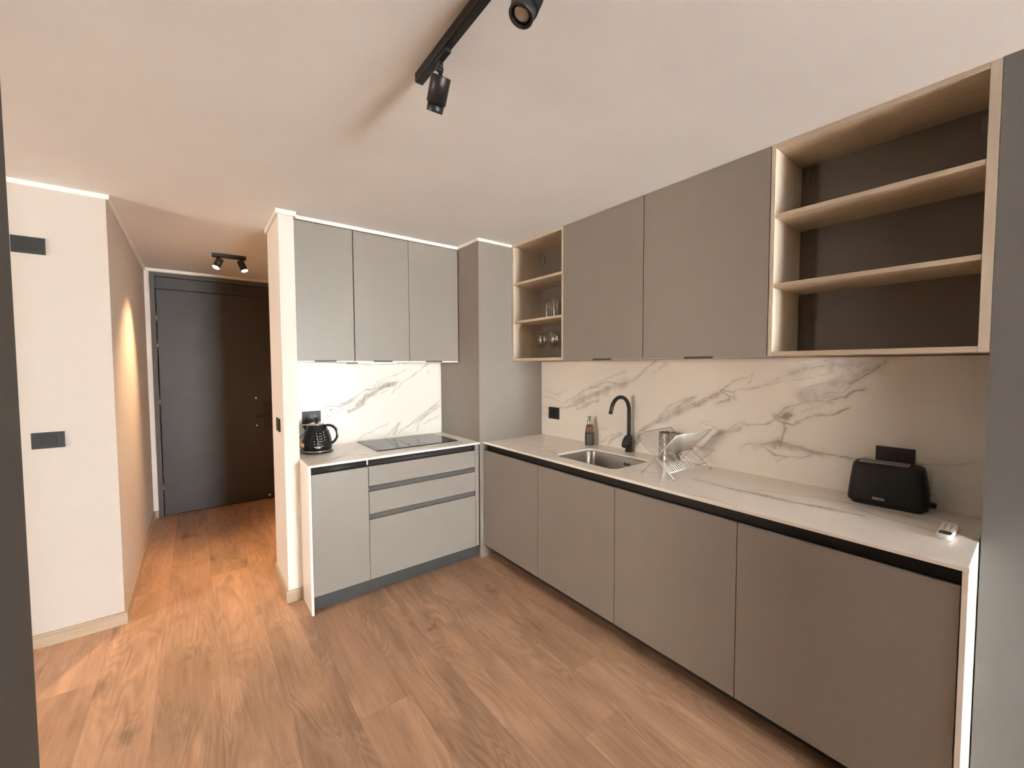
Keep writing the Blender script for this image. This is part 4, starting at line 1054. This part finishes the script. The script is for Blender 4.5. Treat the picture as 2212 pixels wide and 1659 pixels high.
# ceiling track light ------------------------------------------------------------
def head(parent, T, E, r, mats, lensmat, joint_from, ring_r=None, ring_len=0.25, li=0.82):
    """cylindrical lamp head from T (back) to E (front), as parts of parent"""
    T = Vector(T); E = Vector(E); a = (E - T); Ln = a.length; a.normalize()
    rr = ring_r or r * 0.94
    bm = bmesh.new()
    bm_lathe(bm, [(r * 0.96, 0), (r, 0.002), (r, Ln * (1 - ring_len))], c=T, axis=a, seg=40)
    body = put('spot_head', bm, mats, parent)
    bm = bmesh.new()
    bm_lathe(bm, [(rr, Ln * (1 - ring_len) - 0.001), (rr, Ln - 0.0008), (rr * 0.985, Ln), (rr * li, Ln), (rr * (li - 0.02), Ln - 0.006)], c=T, axis=a, seg=40, cap1=False)
    put('bezel', bm, 'black', body)
    bm = bmesh.new()
    bm_lathe(bm, [(rr * li, Ln - (0.0065 if li < 0.9 else 0.001)), (rr * 0.5, Ln - 0.0045 * (li < 0.9)), (rr * 0.15, Ln - 0.0035 * (li < 0.9))], c=T, axis=a, seg=40)
    put('lens', bm, lensmat, body)
    J = Vector(joint_from)
    bm = bmesh.new()
    bm_tube(bm, [J, J.lerp(T, 0.5) + V(0, 0, -0.002), T + a * 0.004], 0.006, seg=12)
    put('swivel_arm', bm, 'black', body)
    return a
t = thing('track_light', (0.606, 0.2, 2.400), 'black ceiling track with two unlit cylinder spotlights', 'track light')
bm = box(0.5925, 0.6190, -1.0, 1.2790, 2.4015, ZC - 0.0005, 0.001, 1)
put('track', bm, 'black', t)
put('track_slot', box(0.6010, 0.6105, -0.98, 1.258, 2.4005, 2.4016), 'black_soft', t)
for (yy, zz_) in ((1.135, 0), (0.705, 0)):
    bm = bmesh.new(); bm_box(bm, 0.5965, 0.6150, yy - 0.055, yy + 0.012, 2.388, 2.4014, 0.002, 2)
    bm_box(bm, 0.599, 0.6125, yy - 0.012, yy + 0.010, 2.370, 2.389, 0.003, 2)
    bm_lathe(bm, [(0.0085, -0.010), (0.0085, 0.010)], c=(0.606, yy + 0.002, 2.370), axis=(1, 0, 0), seg=16)
    put('adapter', bm, 'black', t)
head(t, (0.617, 1.147, 2.360), (0.621, 1.201, 2.281), 0.0300, 'black', 'lens', (0.606, 1.137, 2.372), ring_r=0.0255, ring_len=0.24)
E2 = V(0.600, 0.742, 2.262); a2 = V(-0.38, 0.10, -0.92).normalized()
head(t, E2 - a2 * 0.100, E2, 0.0320, 'black', 'lens', (0.606, 0.707, 2.372), ring_r=0.0290, ring_len=0.24)

# hall ceiling spotlight ---------------------------------------------------------
t = thing('ceiling_spotlight', (0.254, 4.262, 2.402), 'black ceiling bar with two lit spots in the hall before the door', 'ceiling spotlight')
bm = bmesh.new(); bm_box(bm, -0.120, 0.120, -0.0225, 0.0225, 0.0, 0.0285, 0.002, 1)
bmesh.ops.rotate(bm, cent=(0, 0, 0), matrix=Matrix.Rotation(math.radians(-3), 3, 'Z'), verts=bm.verts)
bmesh.ops.translate(bm, vec=(0.254, 4.262, 2.4020), verts=bm.verts)
put('bar', bm, 'black', t)
HA = [((0.190, 4.255, 2.382), (0.158, 4.228, 2.306), (0.176, 4.262, 2.402)), ((0.332, 4.250, 2.384), (0.358, 4.222, 2.303), (0.342, 4.256, 2.402))]
for T_, E_, J_ in HA:
    head(t, T_, E_, 0.0265, 'black', 'warm_lamp', J_, ring_r=0.0262, ring_len=0.16, li=0.94)

# ================================================================== lights
def spot(name, loc, aim, power, size, blend, col, rad):
    l = bpy.data.lights.new(name, 'SPOT'); l.energy = power; l.spot_size = math.radians(size); l.spot_blend = blend
    l.color = col; l.shadow_soft_size = rad
    o = bpy.data.objects.new(name, l); COL.objects.link(o); o.location = loc
    o.rotation_euler = (Vector(aim) - Vector(loc)).to_track_quat('-Z', 'Y').to_euler()
    return o
WARM = (1.0, 0.63, 0.32)
for k, (T_, E_, J_) in enumerate(HA):
    a = (Vector(E_) - Vector(T_)).normalized()
    p = Vector(E_) + a * 0.012
    spot('hall_lamp_light', p, p + a, HALL_W, 70, 1.0, WARM, 0.02)
# daylight: open sky beyond the balcony window, sampled through a portal
w = bpy.data.worlds.new('World'); S.world = w; w.use_nodes = True
nt = w.node_tree; N = nt.nodes; L = nt.links
bg = N['Background']
tc = N.new('ShaderNodeTexCoord'); sx = N.new('ShaderNodeSeparateXYZ'); L.new(tc.outputs['Generated'], sx.inputs[0])
r = N.new('ShaderNodeValToRGB')
r.color_ramp.elements[0].position = 0.46; r.color_ramp.elements[0].color = (*GROUND, 1)
r.color_ramp.elements[1].position = 0.54; r.color_ramp.elements[1].color = (*SKY, 1)
L.new(mth(nt, 'MULTIPLY_ADD', sx.outputs['Z'], 0.5, 0.5), r.inputs['Fac'])
L.new(r.outputs['Color'], bg.inputs['Color']); bg.inputs['Strength'].default_value = SKY_W
def portal(loc, rot, sx_, sy_):
    l = bpy.data.lights.new('window_portal', 'AREA'); l.shape = 'RECTANGLE'; l.size = sx_; l.size_y = sy_
    o = bpy.data.objects.new('window_portal', l); COL.objects.link(o); o.location = loc; o.rotation_euler = rot
    l.cycles.is_portal = True
portal(((WX0 + WX1) / 2, BY - 0.015, (WZ0 + WZ1) / 2), (PI / 2, 0, PI), WX1 - WX0, WZ1 - WZ0)
portal((-4.215, (VY0 + VY1) / 2, (VZ0 + VZ1) / 2), (PI / 2, 0, PI / 2 + PI), VY1 - VY0, VZ1 - VZ0)

# ================================================================== camera
cam = bpy.data.cameras.new('camera'); co = bpy.data.objects.new('camera', cam); COL.objects.link(co)
yaw, pitch, roll, f = 0.6566, -0.0446, -0.0039, 885.63
cam.sensor_width = 36.0; cam.sensor_fit = 'HORIZONTAL'; cam.lens = f / 2212 * 36.0
cam.clip_start = 0.02
Fw = V(math.sin(yaw) * math.cos(pitch), math.cos(yaw) * math.cos(pitch), math.sin(pitch))
Rt = V(math.cos(yaw), -math.sin(yaw), 0); Up = Rt.cross(Fw)
R2 = Rt * math.cos(roll) + Up * math.sin(roll); U2 = -Rt * math.sin(roll) + Up * math.cos(roll)
co.matrix_world = Matrix(((R2.x, U2.x, -Fw.x, 0), (R2.y, U2.y, -Fw.y, 0), (R2.z, U2.z, -Fw.z, 1.481), (0, 0, 0, 1)))
S.camera = co
S.view_settings.view_transform = 'Standard'; S.view_settings.look = 'None'; S.view_settings.gamma = 1.0
S.view_settings.use_curve_mapping = False
S.view_settings.exposure = EXPOSURE
S.cycles.max_bounces = 10; S.cycles.diffuse_bounces = 6; S.cycles.transparent_max_bounces = 16
S.cycles.sample_clamp_indirect = 0.0
S.cycles.caustics_reflective = False; S.cycles.caustics_refractive = False
S.cycles.sample_clamp_direct = 0.0
